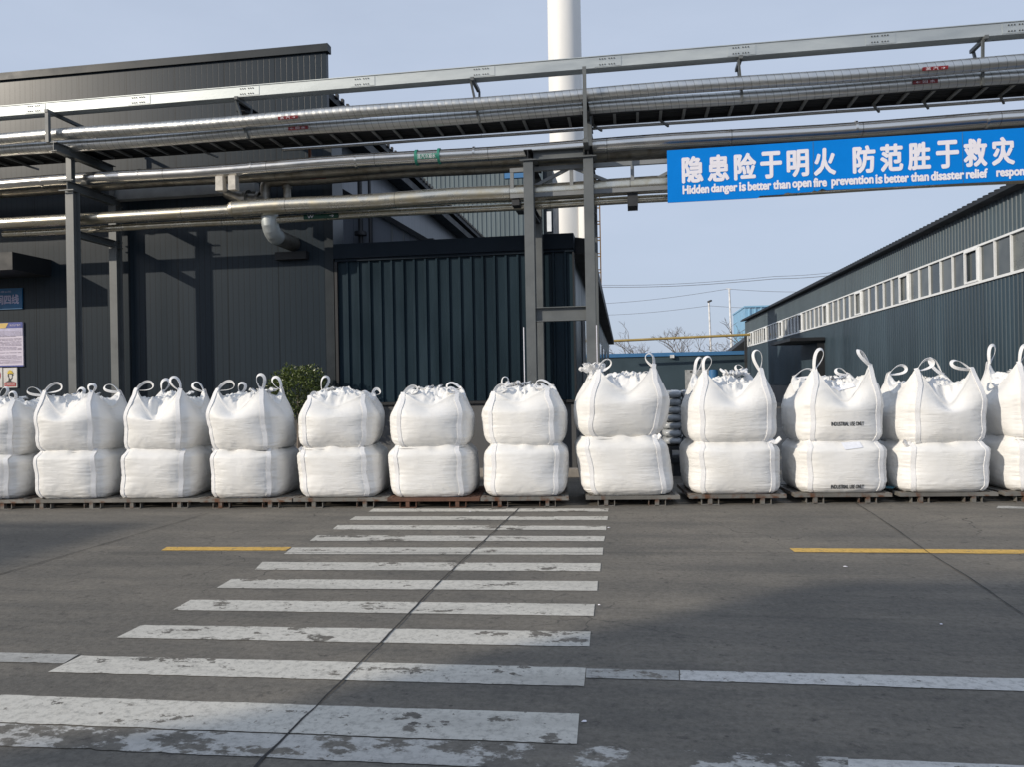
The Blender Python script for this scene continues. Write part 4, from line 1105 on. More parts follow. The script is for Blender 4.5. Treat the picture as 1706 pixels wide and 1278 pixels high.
# ------------------------------------------------------------------ signs on the charcoal wall
def build_signs():
    Y = WALL - 0.03
    up, rt = Vector((0, 0, 1)), Vector((1, 0, 0))
    def plate(name, px0, px1, py0, py1, mat, label, cat='sign'):
        a, b = P(px0, py0, Y), P(px1, py1, Y)
        a2 = P(px1, py0 - 1, Y)
        t = thing(name, label, cat, ((a.x + b.x) / 2, Y, b.z))
        mb = MB(); mb.box(a.x, b.x, Y, WALL - 0.004, b.z, a2.z); mb.build('plate', mat, t)
        return t, a.x, b.x, b.z, a2.z
    t, x0, x1, z0, z1 = plate('workshop_sign', -62, 37, 480, 514, M['sign_blue'], 'blue workshop name plate with white characters on the wall')
    text_part('lettering', '聚合车间四线', M['sign_band'], t, (x0 + 0.25, Y - 0.004, z0 + 0.10), rt, up, x1 - x0 - 0.32, 0.18, 0.006)
    text_part('lettering', '化工有限公司', M['sign_band'], t, (x0 + 0.62, Y - 0.004, z0 + 0.325), rt, up, 0.45, 0.035, 0.0)
    t, x0, x1, z0, z1 = plate('notice_board', -40, 39, 537, 610, M['sign_paper'], 'tall white notice board with navy and gold heading')
    mb = MB(); mb.box(x0, x1, Y - 0.005, Y - 0.002, z1 - 0.11, z1); mb.build('heading_band', M['sign_navy'], t)
    mb = MB(); g = x1 - 0.37; mb.poly([(x0 + 0.2, Y - 0.008, z1 - 0.108), (g, Y - 0.008, z1 - 0.108), (g + 0.06, Y - 0.008, z1 - 0.01), (x0 + 0.2, Y - 0.008, z1 - 0.01)]); mb.build('gold_flash', M['sign_gold'], t)
    text_part('lettering', '安全生产警示', M['sign_paper'], t, (x1 - 0.28, Y - 0.008, z1 - 0.075), rt, up, 0.24, 0.04, 0.0)
    mb = MB(); mb.box(x0, x1, Y - 0.005, Y - 0.002, z1 - 0.26, z1 - 0.112); mb.build('pale_band', M['sign_band'], t)
    mb = MB(); mb.box(x0, x1, Y - 0.005, Y - 0.002, z0, z0 + 0.025); mb.build('foot_band', M['sign_navy'], t)
    mb = MB(); z = z1 - 0.15; rnd = random.Random(2)
    while z > z0 + 0.06:
        x = x0 + 0.05
        while x < x1 - 0.05:
            w = rnd.uniform(0.05, 0.22); e = min(x + w, x1 - 0.04)
            mb.box(x, e, Y - 0.009, Y - 0.0065, z, z + 0.008); x = e + rnd.uniform(0.01, 0.03)
            if rnd.random() < 0.10: break
        z -= rnd.choice((0.024, 0.024, 0.034))
    mb.build('text_lines', M['sign_text'], t)
    t, x0, x1, z0, z1 = plate('safety_sign', 5.5, 28.5, 613, 646, M['sign_white'], 'white hard hat safety sign with yellow helmet and red caption')
    W, Hh = x1 - x0, z1 - z0
    def q(u, v): return (x0 + u * W, Y - 0.006, z0 + v * Hh)
    mb = MB(); mb.box(x0 + 0.08 * W, x1 - 0.08 * W, Y - 0.006, Y - 0.002, z0 + 0.06 * Hh, z0 + 0.27 * Hh); cp = mb.build('caption_panel', M['sign_red'], t)
    text_part('lettering', '必须戴安全帽', M['sign_white'], t, (x0 + 0.14 * W, Y - 0.009, z0 + 0.11 * Hh), rt, up, W * 0.72, 0.10 * Hh, 0.0)
    mb = MB(); mb.poly([q(0.36, .72), q(.72, .70), q(.74, .62), q(.67, .60), q(.66, .47), q(.56, .40), q(.55, .34), q(.88, .29), q(.14, .29), q(.38, .36), q(.40, .5), q(.33, .6)][::1])
    fg = mb.build('portrait', M['ink'], t)
    mb = MB(); mb.poly([(x, y - 0.002, z) for x, y, z in [q(.44, .68), q(.66, .66), q(.64, .50), q(.55, .44), q(.46, .52)]]); mb.build('face_area', M['sign_white'], fg)
    mb = MB(); mb.poly([(x, y - 0.003, z) for x, y, z in [q(.30, .70), q(.36, .82), q(.48, .89), q(.62, .86), q(.72, .76), q(.80, .70), q(.62, .72)]]); mb.build('helmet', M['sign_yellow'], t)
    t, x0, x1, z0, z1 = plate('prohibition_sign', -19, 4, 613, 646, M['sign_white'], 'white prohibition sign with red ring left of the hard hat sign')
    mb = MB(); c = ((x0 + x1) / 2, (z0 + z1) / 2 + 0.05); n = 36; r = (x1 - x0) * 0.40
    vs = []
    for k in range(n):
        a = 2 * math.pi * k / n
        vs += [(c[0] + r * math.cos(a), Y - 0.004, c[1] + r * math.sin(a)), (c[0] + r * .82 * math.cos(a), Y - 0.004, c[1] + r * .82 * math.sin(a))]
    mb.add(vs, [(2 * k, 2 * ((k + 1) % n), 2 * ((k + 1) % n) + 1, 2 * k + 1) for k in range(n)])
    mb.bar((c[0] - r * .62, Y - 0.006, c[1] + r * .62), (c[0] + r * .62, Y - 0.006, c[1] - r * .62), 0.002, 0.035)
    mb.build('red_ring', M['sign_red'], t)
build_signs()

# ------------------------------------------------------------------ bulk bags
NT = 132
TH = np.linspace(0, 2 * math.pi, NT, endpoint=False)
CORN = {'FL': math.atan2(-1, -1) % (2 * math.pi), 'FR': math.atan2(-1, 1) % (2 * math.pi), 'RL': math.atan2(1, -1), 'RR': math.atan2(1, 1)}
def adiff(a, b):
    return (a - b + math.pi) % (2 * math.pi) - math.pi
class Bag:
    """half widths a (across), b (deep); H height of the fill line; ears: lift of each corner"""
    def __init__(s, seed, a, b, H, top, ears=None, sag=0.06, mound=0.10, tuck=0.12, lean=(0, 0)):
        s.seed, s.a, s.b, s.H = seed, a, b, H
        rnd = random.Random(seed)
        nb, ns, nt = 6, 64, 30 if top else 12
        hs = np.concatenate([np.linspace(0, 0.12, 12, endpoint=False), np.linspace(0.12, 0.86, 36, endpoint=False), np.linspace(0.86, 1, 16)])
        ca, sa = np.cos(TH), np.sin(TH)
        dmin = np.full(NT, 9.0); earv = np.zeros(NT)
        for k, th in CORN.items():
            d = np.abs(adiff(TH, th)); dmin = np.minimum(dmin, d)
            if ears: earv = earv + ears.get(k, 0.1) * np.clip(1 - d / 0.80, 0, 1) ** 1.7
        # sag of the rim between corners: deepest at mid-front, off-centre by seed
        face = np.sin(np.clip(dmin / (math.pi / 4), 0, 1) * math.pi / 2)
        mid = rnd.uniform(-0.25, 0.25)
        frontw = np.exp(-(adiff(TH, -math.pi / 2 + mid) / 0.55) ** 2)
        s.lift_rim = earv - sag * face * (0.35 + 1.15 * frontw)
        def rad(n):
            return 1.0 / ((np.abs(ca) / a) ** n + (np.abs(sa) / b) ** n) ** (1.0 / n)
        rows = []
        asym = 1 + 0.03 * vnoise(np.stack([ca * 1.3, sa * 1.3, 0 * ca + 0.5], -1), seed)
        for rho in np.linspace(0.02, 0.96, nb):
            r = rad(6.0) * 0.90 * rho * asym
            rows.append(np.stack([r * ca, r * sa, np.full(NT, 0.0)], -1))
        per = np.cumsum(rad(4.5)) * (2 * math.pi / NT)
        for h in hs:
            n = 4.8 - 1.9 * math.sin(math.pi * min(1, h * 1.05)) 
            sc = 0.985 - tuck * math.exp(-h / (0.055 + 0.35 * max(0, tuck - 0.12))) + 0.075 * math.sin(math.pi * h)
            if top:
                h0 = 0.54 + 0.20 * np.exp(-dmin / 0.35) + 0.09 * vnoise(np.stack([ca * 1.6, sa * 1.6, 0 * ca + 8.1], -1), seed + 71)
                up = sstep(h0, 1.0, np.full(NT, h))
                sc = sc - 0.17 * up ** 1.4 - 0.03 * (1 - h)
            else:
                sc -= 0.15 * float(sstep(0.78, 1.0, h)) ** 1.5
            r = rad(n) * sc * asym
            if not top: up = float(sstep(0.62, 1.0, h))
            z = H * h + s.lift_rim * up if top else np.full(NT, H * h)
            r = r * (1 - 0.10 * up * np.clip(earv / 0.2, 0, 1.2) * (1 if top else 0))
            # creases: level pulls near the straps, hem gathers low and high, broad lumps
            pu = np.stack([ca * 2.6, sa * 2.6, np.full(NT, z.mean() * 36.0)], -1) if not top else np.stack([ca * 2.6, sa * 2.6, z * 36.0], -1)
            patch = 0.5 + 0.5 * vnoise(np.stack([ca * 1.9, sa * 1.9, np.full(NT, h * 3.1)], -1), seed + 61)
            wc = 0.10 + 0.45 * patch + 1.3 * np.exp(-dmin / 0.22) + 0.8 * math.exp(-h / 0.10) + (0.9 * float(sstep(0.8, 1, h)))
            w1 = 0.0034 * wc * ridge(pu, seed + 3, 2)
            pd = np.stack([ca * 1.7, sa * 1.7, z * 9.0], -1)
            w2 = 0.0034 * ridge(pd + 7.3, seed + 9, 2) * (0.25 + np.exp(-dmin / 0.35))
            w3 = 0.018 * vnoise(np.stack([ca * 1.2, sa * 1.2, z * 2.2], -1) + 3.1, seed + 5)
            w4 = -0.014 * np.exp(-(dmin / 0.055) ** 2) * (1 - 0.5 * up)
            # slanting pulls running from the strap feet into the face
            sl = np.stack([ca * 3.0, sa * 3.0, z * 15 - dmin * 9], -1)
            w5 = 0.004 * ridge(sl, seed + 13, 1) * math.exp(-((h - 0.12) / 0.16) ** 2)
            r = r + w1 + w2 + w3 + w4 + w5
            if not top and h > 0.8:
                r = r + 0.020 * float(sstep(0.85, 0.94, h)) * vnoise(np.stack([ca * 4, sa * 4, 0 * ca + 1.7], -1), seed + 21)
                z = z + 0.018 * float(sstep(0.85, 1.0, h)) * vnoise(np.stack([ca * 3.2, sa * 3.2, 0 * ca + 5.7], -1), seed + 22)
            rows.append(np.stack([r * ca + lean[0] * h, r * sa + lean[1] * h, z], -1))
        s.side0, s.side1 = nb, len(rows) - 1
        rim = rows[-1].copy()
        cen = np.array([lean[0], lean[1]])
        for i in range(1, nt + 1):
            rho = 1 - i / nt
            xy = cen + (rim[:, :2] - cen) * max(rho, 0.004)
            if top:
                e = np.exp(-(1 - rho) / 0.13); e2 = np.exp(-(1 - rho) / 0.35)
                dome = mound * (1 - rho ** 2) ** 1.0
                z = H + s.lift_rim * np.where(s.lift_rim > 0, e, e2) + dome - 0.035 * math.sin(math.pi * (1 - rho)) * (1 - rho)
                q = np.stack([xy[:, 0], xy[:, 1], 0 * ca], -1)
                wgt = float(sstep(0, 0.22, 1 - rho))
                z = z + wgt * (0.040 * ridge(q * 7.5, seed + 41, 2) + 0.020 * ridge(q * 17, seed + 43, 2) + 0.03 * vnoise(q * 4, seed + 44))
                pl = np.sin(TH * 17 + 3 * vnoise(np.stack([ca * 2, sa * 2, 0 * ca], -1), seed + 47))
                z = z + 0.014 * pl * wgt * rho
                xy = xy + wgt * 0.022 * np.stack([vnoise(q * 12 + 3, seed + 51), vnoise(q * 12 + 9, seed + 52)], -1)
            else:
                z = rim[:, 2] * rho + (H - 0.012) * (1 - rho)
            rows.append(np.concatenate([xy, np.asarray(z)[:, None]], -1))
        s.g = np.stack(rows, 0)
    def mesh(s):
        mb = MB(); mb.grid(s.g, closed=True)
        return mb
    def at(s, row, th):
        k = (th % (2 * math.pi)) / (2 * math.pi) * NT; i = int(k) % NT; f = k - int(k)
        return s.g[row, i] * (1 - f) + s.g[row, (i + 1) % NT] * f

def xf(p, M4):
    return M4 @ Vector(p)
def ribbon(mb, pts, wd, width, thick, closed=False, seams=True):
    """band swept along pts; wd: width direction per point"""
    n = len(pts); rows = []
    for i, p in enumerate(pts):
        a = pts[(i + 1) % n] if (closed or i < n - 1) else p
        b = pts[i - 1] if (closed or i > 0) else p
        tan = (Vector(a) - Vector(b)).normalized(); w = Vector(wd[i]); w = (w - tan * w.dot(tan)).normalized(); nn = tan.cross(w)
        p = Vector(p)
        e = 0.13
        rows.append([p - w * width / 2 + nn * thick * .44, p - w * width * (0.5 - e) + nn * thick * .5, p + w * width * (0.5 - e) + nn * thick * .5, p + w * width / 2 + nn * thick * .44,
                     p + w * width / 2 - nn * thick * .5, p - w * width / 2 - nn * thick * .5])
    o = len(mb.v); c = 6
    mb.v += [tuple(q) for r in rows for q in r]
    m = n if closed else n - 1
    for i in range(m):
        j = (i + 1) % n
        for k in range(c):
            k2 = (k + 1) % c
            mb.f.append((o + i * c + k, o + i * c + k2, o + j * c + k2, o + j * c + k)); mb.mi.append(1 if seams and k in (0, 2) else 0)
def strap_part(bag, key, M4, parent, r0=0, r1=None, width=0.056):
    th0 = CORN[key]; rows = list(range(bag.side0 + r0, (r1 or bag.side1) + 1))
    sgn = {'FL': 1, 'FR': -1, 'RL': -1, 'RR': 1}[key]
    cen, wd = [], []
    for q in rows:
        f_ = (q - rows[0]) / (rows[-1] - rows[0])
        th2 = th0 + sgn * 0.10 * (1 - max(0, f_ - 0.8) * 5) + 0.010 * math.sin(q * 0.21 + bag.seed)
        c = Vector(bag.at(q, th2)); out = Vector((math.cos(th2), math.sin(th2), 0))
        a, b = Vector(bag.at(q, th2 - 0.09)), Vector(bag.at(q, th2 + 0.09))
        fd = Vector((1 if sgn * (1 if key[0] == 'F' else -1) > 0 else 1, 0, 0)); tg = (b - a).normalized()
        if fd.dot(tg) < 0: fd = -fd
        cen.append(c + out * 0.009); wd.append(tg * 0.45 + fd * 0.55)
    for k_ in range(3):
        cen = [cen[0]] + [(cen[i - 1] + cen[i] * 2 + cen[i + 1]) / 4 for i in range(1, len(cen) - 1)] + [cen[-1]]
        wd = [wd[0]] + [(wd[i - 1] + wd[i] * 2 + wd[i + 1]) / 4 for i in range(1, len(wd) - 1)] + [wd[-1]]
    cen = [xf(p, M4) for p in cen]; wd = [M4.to_3x3() @ p for p in wd]
    mb = MB(); ribbon(mb, cen, wd, width, 0.012)
    return mb.build('strap', [M['strap'], M['seam']], parent, autosmooth=50)
def loop_part(bag, key, M4, parent, lx, ly, L, w=0.055, tw=0.6, seed=0):
    rnd = random.Random(seed)
    T = Vector(bag.at(bag.side1, CORN[key])) + Vector((0, 0, -0.03))
    u = Vector((lx, ly, 1.0 - 0.55 * min(1, abs(lx)))).normalized()
    ang = rnd.uniform(-0.5, 0.5)
    l = Vector((math.cos(ang), math.sin(ang), 0)); l = (l - u * l.dot(u)).normalized()
    if abs(lx) > 0.6: l = (Vector((-u.z * (1 if lx > 0 else -1), 0, abs(u.x))) + Vector((0, 0.25, 0))).normalized()
    nrm = u.cross(l).normalized()
    pts, wd = [], []
    n = 30
    for k in range(n):
        f = 2 * math.pi * k / n
        h = (1 - math.cos(f)) / 2
        p = T + u * (0.98 * L * h) + l * (w * 2.0 * math.sin(f) * (0.25 + 0.75 * h ** 0.8)) + nrm * (0.018 * math.sin(f))
        droop = -0.25 * max(0, abs(lx) - 0.5) * h * h * L
        p.z += droop
        pts.append(xf(p, M4))
        rad = (u * (-math.cos(f)) + l * math.sin(f))
        a = tw + 0.5 * math.sin(f + seed)
        wd.append(M4.to_3x3() @ (nrm * math.cos(a) + rad * math.sin(a)))
    mb = MB(); ribbon(mb, pts, wd, 0.040, 0.005, closed=True, seams=False)
    return mb.build('lifting_loop', M['strap'], parent, autosmooth=40)
def flat_ear(bag, key, M4, parent, dirx, L=0.14, dz=-0.01):
    T = Vector(bag.at(bag.side1 - 6, CORN[key])); T.z += dz
    d = Vector((dirx, -0.15, 0.25)).normalized()
    pts = [xf(T + d * (L * k / 8 - 0.03) + Vector((0, 0, 0.02 * math.sin(k))), M4) for k in range(9)]
    mb = MB(); ribbon(mb, pts, [M4.to_3x3() @ Vector((0.1, 0.35, 1))] * 9, 0.055, 0.022, seams=False)
    return mb.build('lifting_loop', M['strap'], parent, smooth=True)
def spout_part(M4, parent, cx, cy, z, r, h, seed):
    n, m = 72, 22; g = []
    th = np.linspace(0, 2 * math.pi, n, endpoint=False)
    for i in range(m):
        t = i / (m - 1)
        fl = r * (1.0 - 0.55 * math.sin(math.pi * min(1, t * 1.25)) + 0.75 * max(0, t - 0.6))
        q = np.stack([np.cos(th) * 2.2, np.sin(th) * 2.2, np.full(n, t * 2.0)], -1)
        rr = fl * (1 + 0.45 * t * ridge(q * 1.6, seed, 2) + 0.15 * vnoise(q * 3, seed + 5))
        zz = z + h * t * (1 + 0.35 * vnoise(q * 1.1 + 4, seed + 8)) + 0.02 * ridge(q * 2.2, seed + 2, 1)
        lean = 0.25 * h * t * math.sin(seed)
        g.append([xf((cx + lean + rr[k] * math.cos(th[k]), cy + rr[k] * math.sin(th[k]), zz[k]), M4) for k in range(n)])
    # close the mouth with a puckered inside
    for f_, dz in ((0.6, -0.03), (0.25, -0.06), (0.02, -0.07)):
        top = g[m - 1]; c = sum(top, Vector()) / n
        g.append([c + (p - c) * f_ + Vector((0, 0, dz)) for p in top])
    mb = MB(); mb.grid([[tuple(p) for p in row] for row in g], closed=True)
    return mb.build('filling_spout', M['skirt'], parent, smooth=True)

# one steel pallet of each kind, copied along the row
def make_pallet(w, dp):
    t = thing('steel_pallet', 'x', 'pallet')
    hw = w / 2
    mb = MB()
    for y0 in (0.0, dp - 0.05): mb.box(-hw, hw, y0, y0 + 0.05, 0.085, 0.13)
    for x in (-hw + 0.001, hw - 0.051): mb.box(x, x + 0.05, 0.052, dp - 0.052, 0.086, 0.129)
    mb.build('deck_frame', M['pallet'], t)
    mb = MB()
    for k in range(6):
        y = 0.12 + k * (dp - 0.29) / 5; mb.box(-hw + 0.055, hw - 0.055, y, y + 0.09, 0.108, 0.127)
    mb.build('deck_slat', M['pallet'], t)
    for x in (-hw + 0.24, hw - 0.32):
        for y in (0.01, dp * 0.5, dp - 0.09):
            mb = MB(); mb.box(x, x + 0.05, y, y + 0.05, 0.0, 0.084)
            mb.box(x - 0.085, x - 0.075, y + 0.02, y + 0.09, 0.0, 0.084); mb.box(x + 0.13, x + 0.14, y + 0.02, y + 0.09, 0.0, 0.084)
            mb.box(x - 0.085, x + 0.14, y, y + 0.09, 0.0005, 0.008)
            mb.build('foot', M['pallet'], t)
    return t
def copy_thing(t):
    r = t.copy(); col.objects.link(r)
    for ch in list(t.children):
        c = ch.copy(); col.objects.link(c); c.parent = r
    return r

# per stack: pallet left/right px and ground row, strap px left/right, seam px row, (depth b), ears, sag, mound, loops {corner: (lx, ly, L)}, spout
ROT = R(5.0)
STACKS = [
 dict(p=(-112, 38, 850), s=(-78, 17), seam=757, ears=dict(FL=.2, FR=.16, RL=.2, RR=.24), sag=.07, mound=.10, loops=dict(FR=(-.1, 0, .14), RR=(-.9, 0, .26), FL=(.8, 0, .2), RL=(.5, 0, .2))),
 dict(p=(36, 187, 849), s=(66, 161), seam=750, ears=dict(FL=.26, FR=.24, RL=.18, RR=.24), sag=.09, mound=.10, loops=dict(FL=(.95, 0, .27), FR=(.05, .1, .12), RL=(.6, 0, .16), RR=(-.9, 0, .24))),
 dict(p=(188, 332, 848), s=(209, 306), seam=748, ears=dict(FL=.28, FR=.26, RL=.24, RR=.24), sag=.14, mound=.10, loops=dict(FL=(1, 0, .26), FR=(-.45, 0, .22), RL=(.3, 0, .2), RR=(-.7, 0, .2))),
 dict(p=(333, 486, 848), s=(357, 450), seam=747, ears=dict(FL=.26, FR=.26, RL=.2, RR=.26), sag=.08, mound=.13, loops=dict(FL=(.95, 0, .26), FR=(-.1, 0, .21), RL=(.2, 0, .16), RR=(-.45, 0, .20))),
 dict(p=(488, 645, 847), s=(505, 611), seam=745, ears=dict(FL=.12, FR=.12, RL=.20, RR=.14), sag=.05, mound=.13, loops=dict(FL=(.9, .2, .10), FR=(.3, .2, .08), RL=(.25, 0, .23), RR=(.8, 0, .12))),
 dict(p=(645, 799, 847), s=(660, 769), seam=743, ears=dict(FL=.14, FR=.14, RL=.14, RR=.2), sag=.05, mound=.12, loops=dict(FL=(.9, 0, .22), FR=(-.9, 0, .16), RL=(.7, 0, .14), RR=(-1, 0, .22))),
 dict(p=(800, 948, 846), s=(822, 927), seam=739, ears=dict(FL=.10, FR=.14, RL=.18, RR=.18), sag=.06, mound=.13, loops=dict(FL=(.8, 0, .20), FR=(-.9, .2, .18), RL=(.25, 0, .16), RR=(-1, 0, .24))),
 dict(p=(975, 1134, 844), s=(986, 1096), seam=727, ears=dict(FL=.26, FR=.32, RL=.2, RR=.2), sag=.06, mound=.15, loops=dict(FL=(.65, 0, .22), FR=(-.35, 0, .18), RL=(.4, 0, .22), RR=(-.3, .4, .06)), spout=(-.28, .15, .10, .17)),
 dict(p=(1147, 1312, 842), s=(1170, 1283), seam=735, ears=dict(FL=.30, FR=.32, RL=.28, RR=.26), sag=.08, mound=.12, loops=dict(FL=(.25, 0, .22), FR=(-.15, 0, .27), RL=(.3, 0, .26), RR=(-.7, 0, .22)), spout=(.12, .2, .10, .17)),
 dict(p=(1322, 1488, 840), s=(1347, 1463), seam=735, ears=dict(FL=.34, FR=.38, RL=.24, RR=.26), sag=.10, mound=.12, loops=dict(FL=(.3, 0, .29), FR=(-.5, 0, .26), RL=(1, 0, .28), RR=(-.9, 0, .2))),
 dict(p=(1497, 1666, 839), s=(1517, 1634), seam=735, ears=dict(FL=.34, FR=.34, RL=.30, RR=.28), sag=.12, mound=.12, loops=dict(FL=(.8, 0, .25), FR=(-.95, 0, .28), RL=(.95, 0, .26), RR=(-.5, 0, .28))),
 dict(p=(1672, 1840, 838), s=(1695, 1812), seam=728, ears=dict(FL=.34, FR=.34, RL=.36, RR=.28), sag=.10, mound=.12, loops=dict(FL=(.3, 0, .25), FR=(-.6, 0, .26), RL=(.2, 0, .26), RR=(-.6, 0, .2))),
]
UP = ['upper white bulk bag at the left frame edge, loop leaning towards it',
      'upper white bulk bag before the left rack leg, big left loop flopping right',
      'upper white bulk bag with a deep V-shaped sag below its gathered mouth',
      'upper white bulk bag left of the green shrub, one loop standing tall',
      'upper white bulk bag directly right of the green shrub, flat-topped with low loops',
      'upper low-eared white bulk bag in front of the navy ribbed wall, loops flopping inwards',
      'upper squat white bulk bag under the pipe tower, small loops folded flat',
      'upper white bulk bag right of the pipe tower, pointed tuft beside its left loop',
      'upper white bulk bag in front of the grey cabinet with a ruffled spout on top',
      'upper white bulk bag printed INDUSTRIAL USE ONLY with a document pouch at its mouth',
      'upper white bulk bag right of the printed one, loops drooping over a V-shaped mouth',
      'upper white bulk bag cut by the right frame edge, one loop standing upright']
LO = ['lower white bulk bag at the left frame edge beneath a bag with leaning loop',
      'lower white bulk bag in front of the left rack leg, second stack from left',
      'lower white bulk bag under the bag with the deep V-shaped sag',
      'lower white bulk bag with a wrinkled top lip, left of the shrub',
      'lower white bulk bag under the flat-topped bag right of the shrub',
      'lower white bulk bag on the rust-brown pallet before the navy wall',
      'lower white bulk bag under the squat bag at the pipe tower',
      'lower tall white bulk bag with stub of loop poking out at its right top corner',
      'lower white bulk bag with flat white loop sticking out right, near the wrapped sacks',
      'lower white bulk bag printed INDUSTRIAL USE ONLY along its bottom edge',
      'lower white bulk bag on the pallet strewn with torn blue film',
      'lower white bulk bag cut by the right frame edge']
PL = ['grey steel pallet at the left frame edge', 'grey steel pallet in front of the left rack leg, second from left', 'grey steel pallet under the bag with the deep V-shaped sag',
      'grey steel pallet left of the shrub, slightly rusty', 'grey steel pallet under the flat-topped bags right of the shrub', 'rust-brown steel pallet before the navy ribbed wall',
      'grey steel pallet at the far end of the crosswalk, under the squat bag', 'grey steel pallet right of the pipe tower with crumbs on its deck', 'grey steel pallet before the wrapped grey sacks',
      'steel pallet under the two bags printed INDUSTRIAL USE ONLY', 'steel pallet strewn with torn blue film and rags', 'steel pallet at the right frame edge']

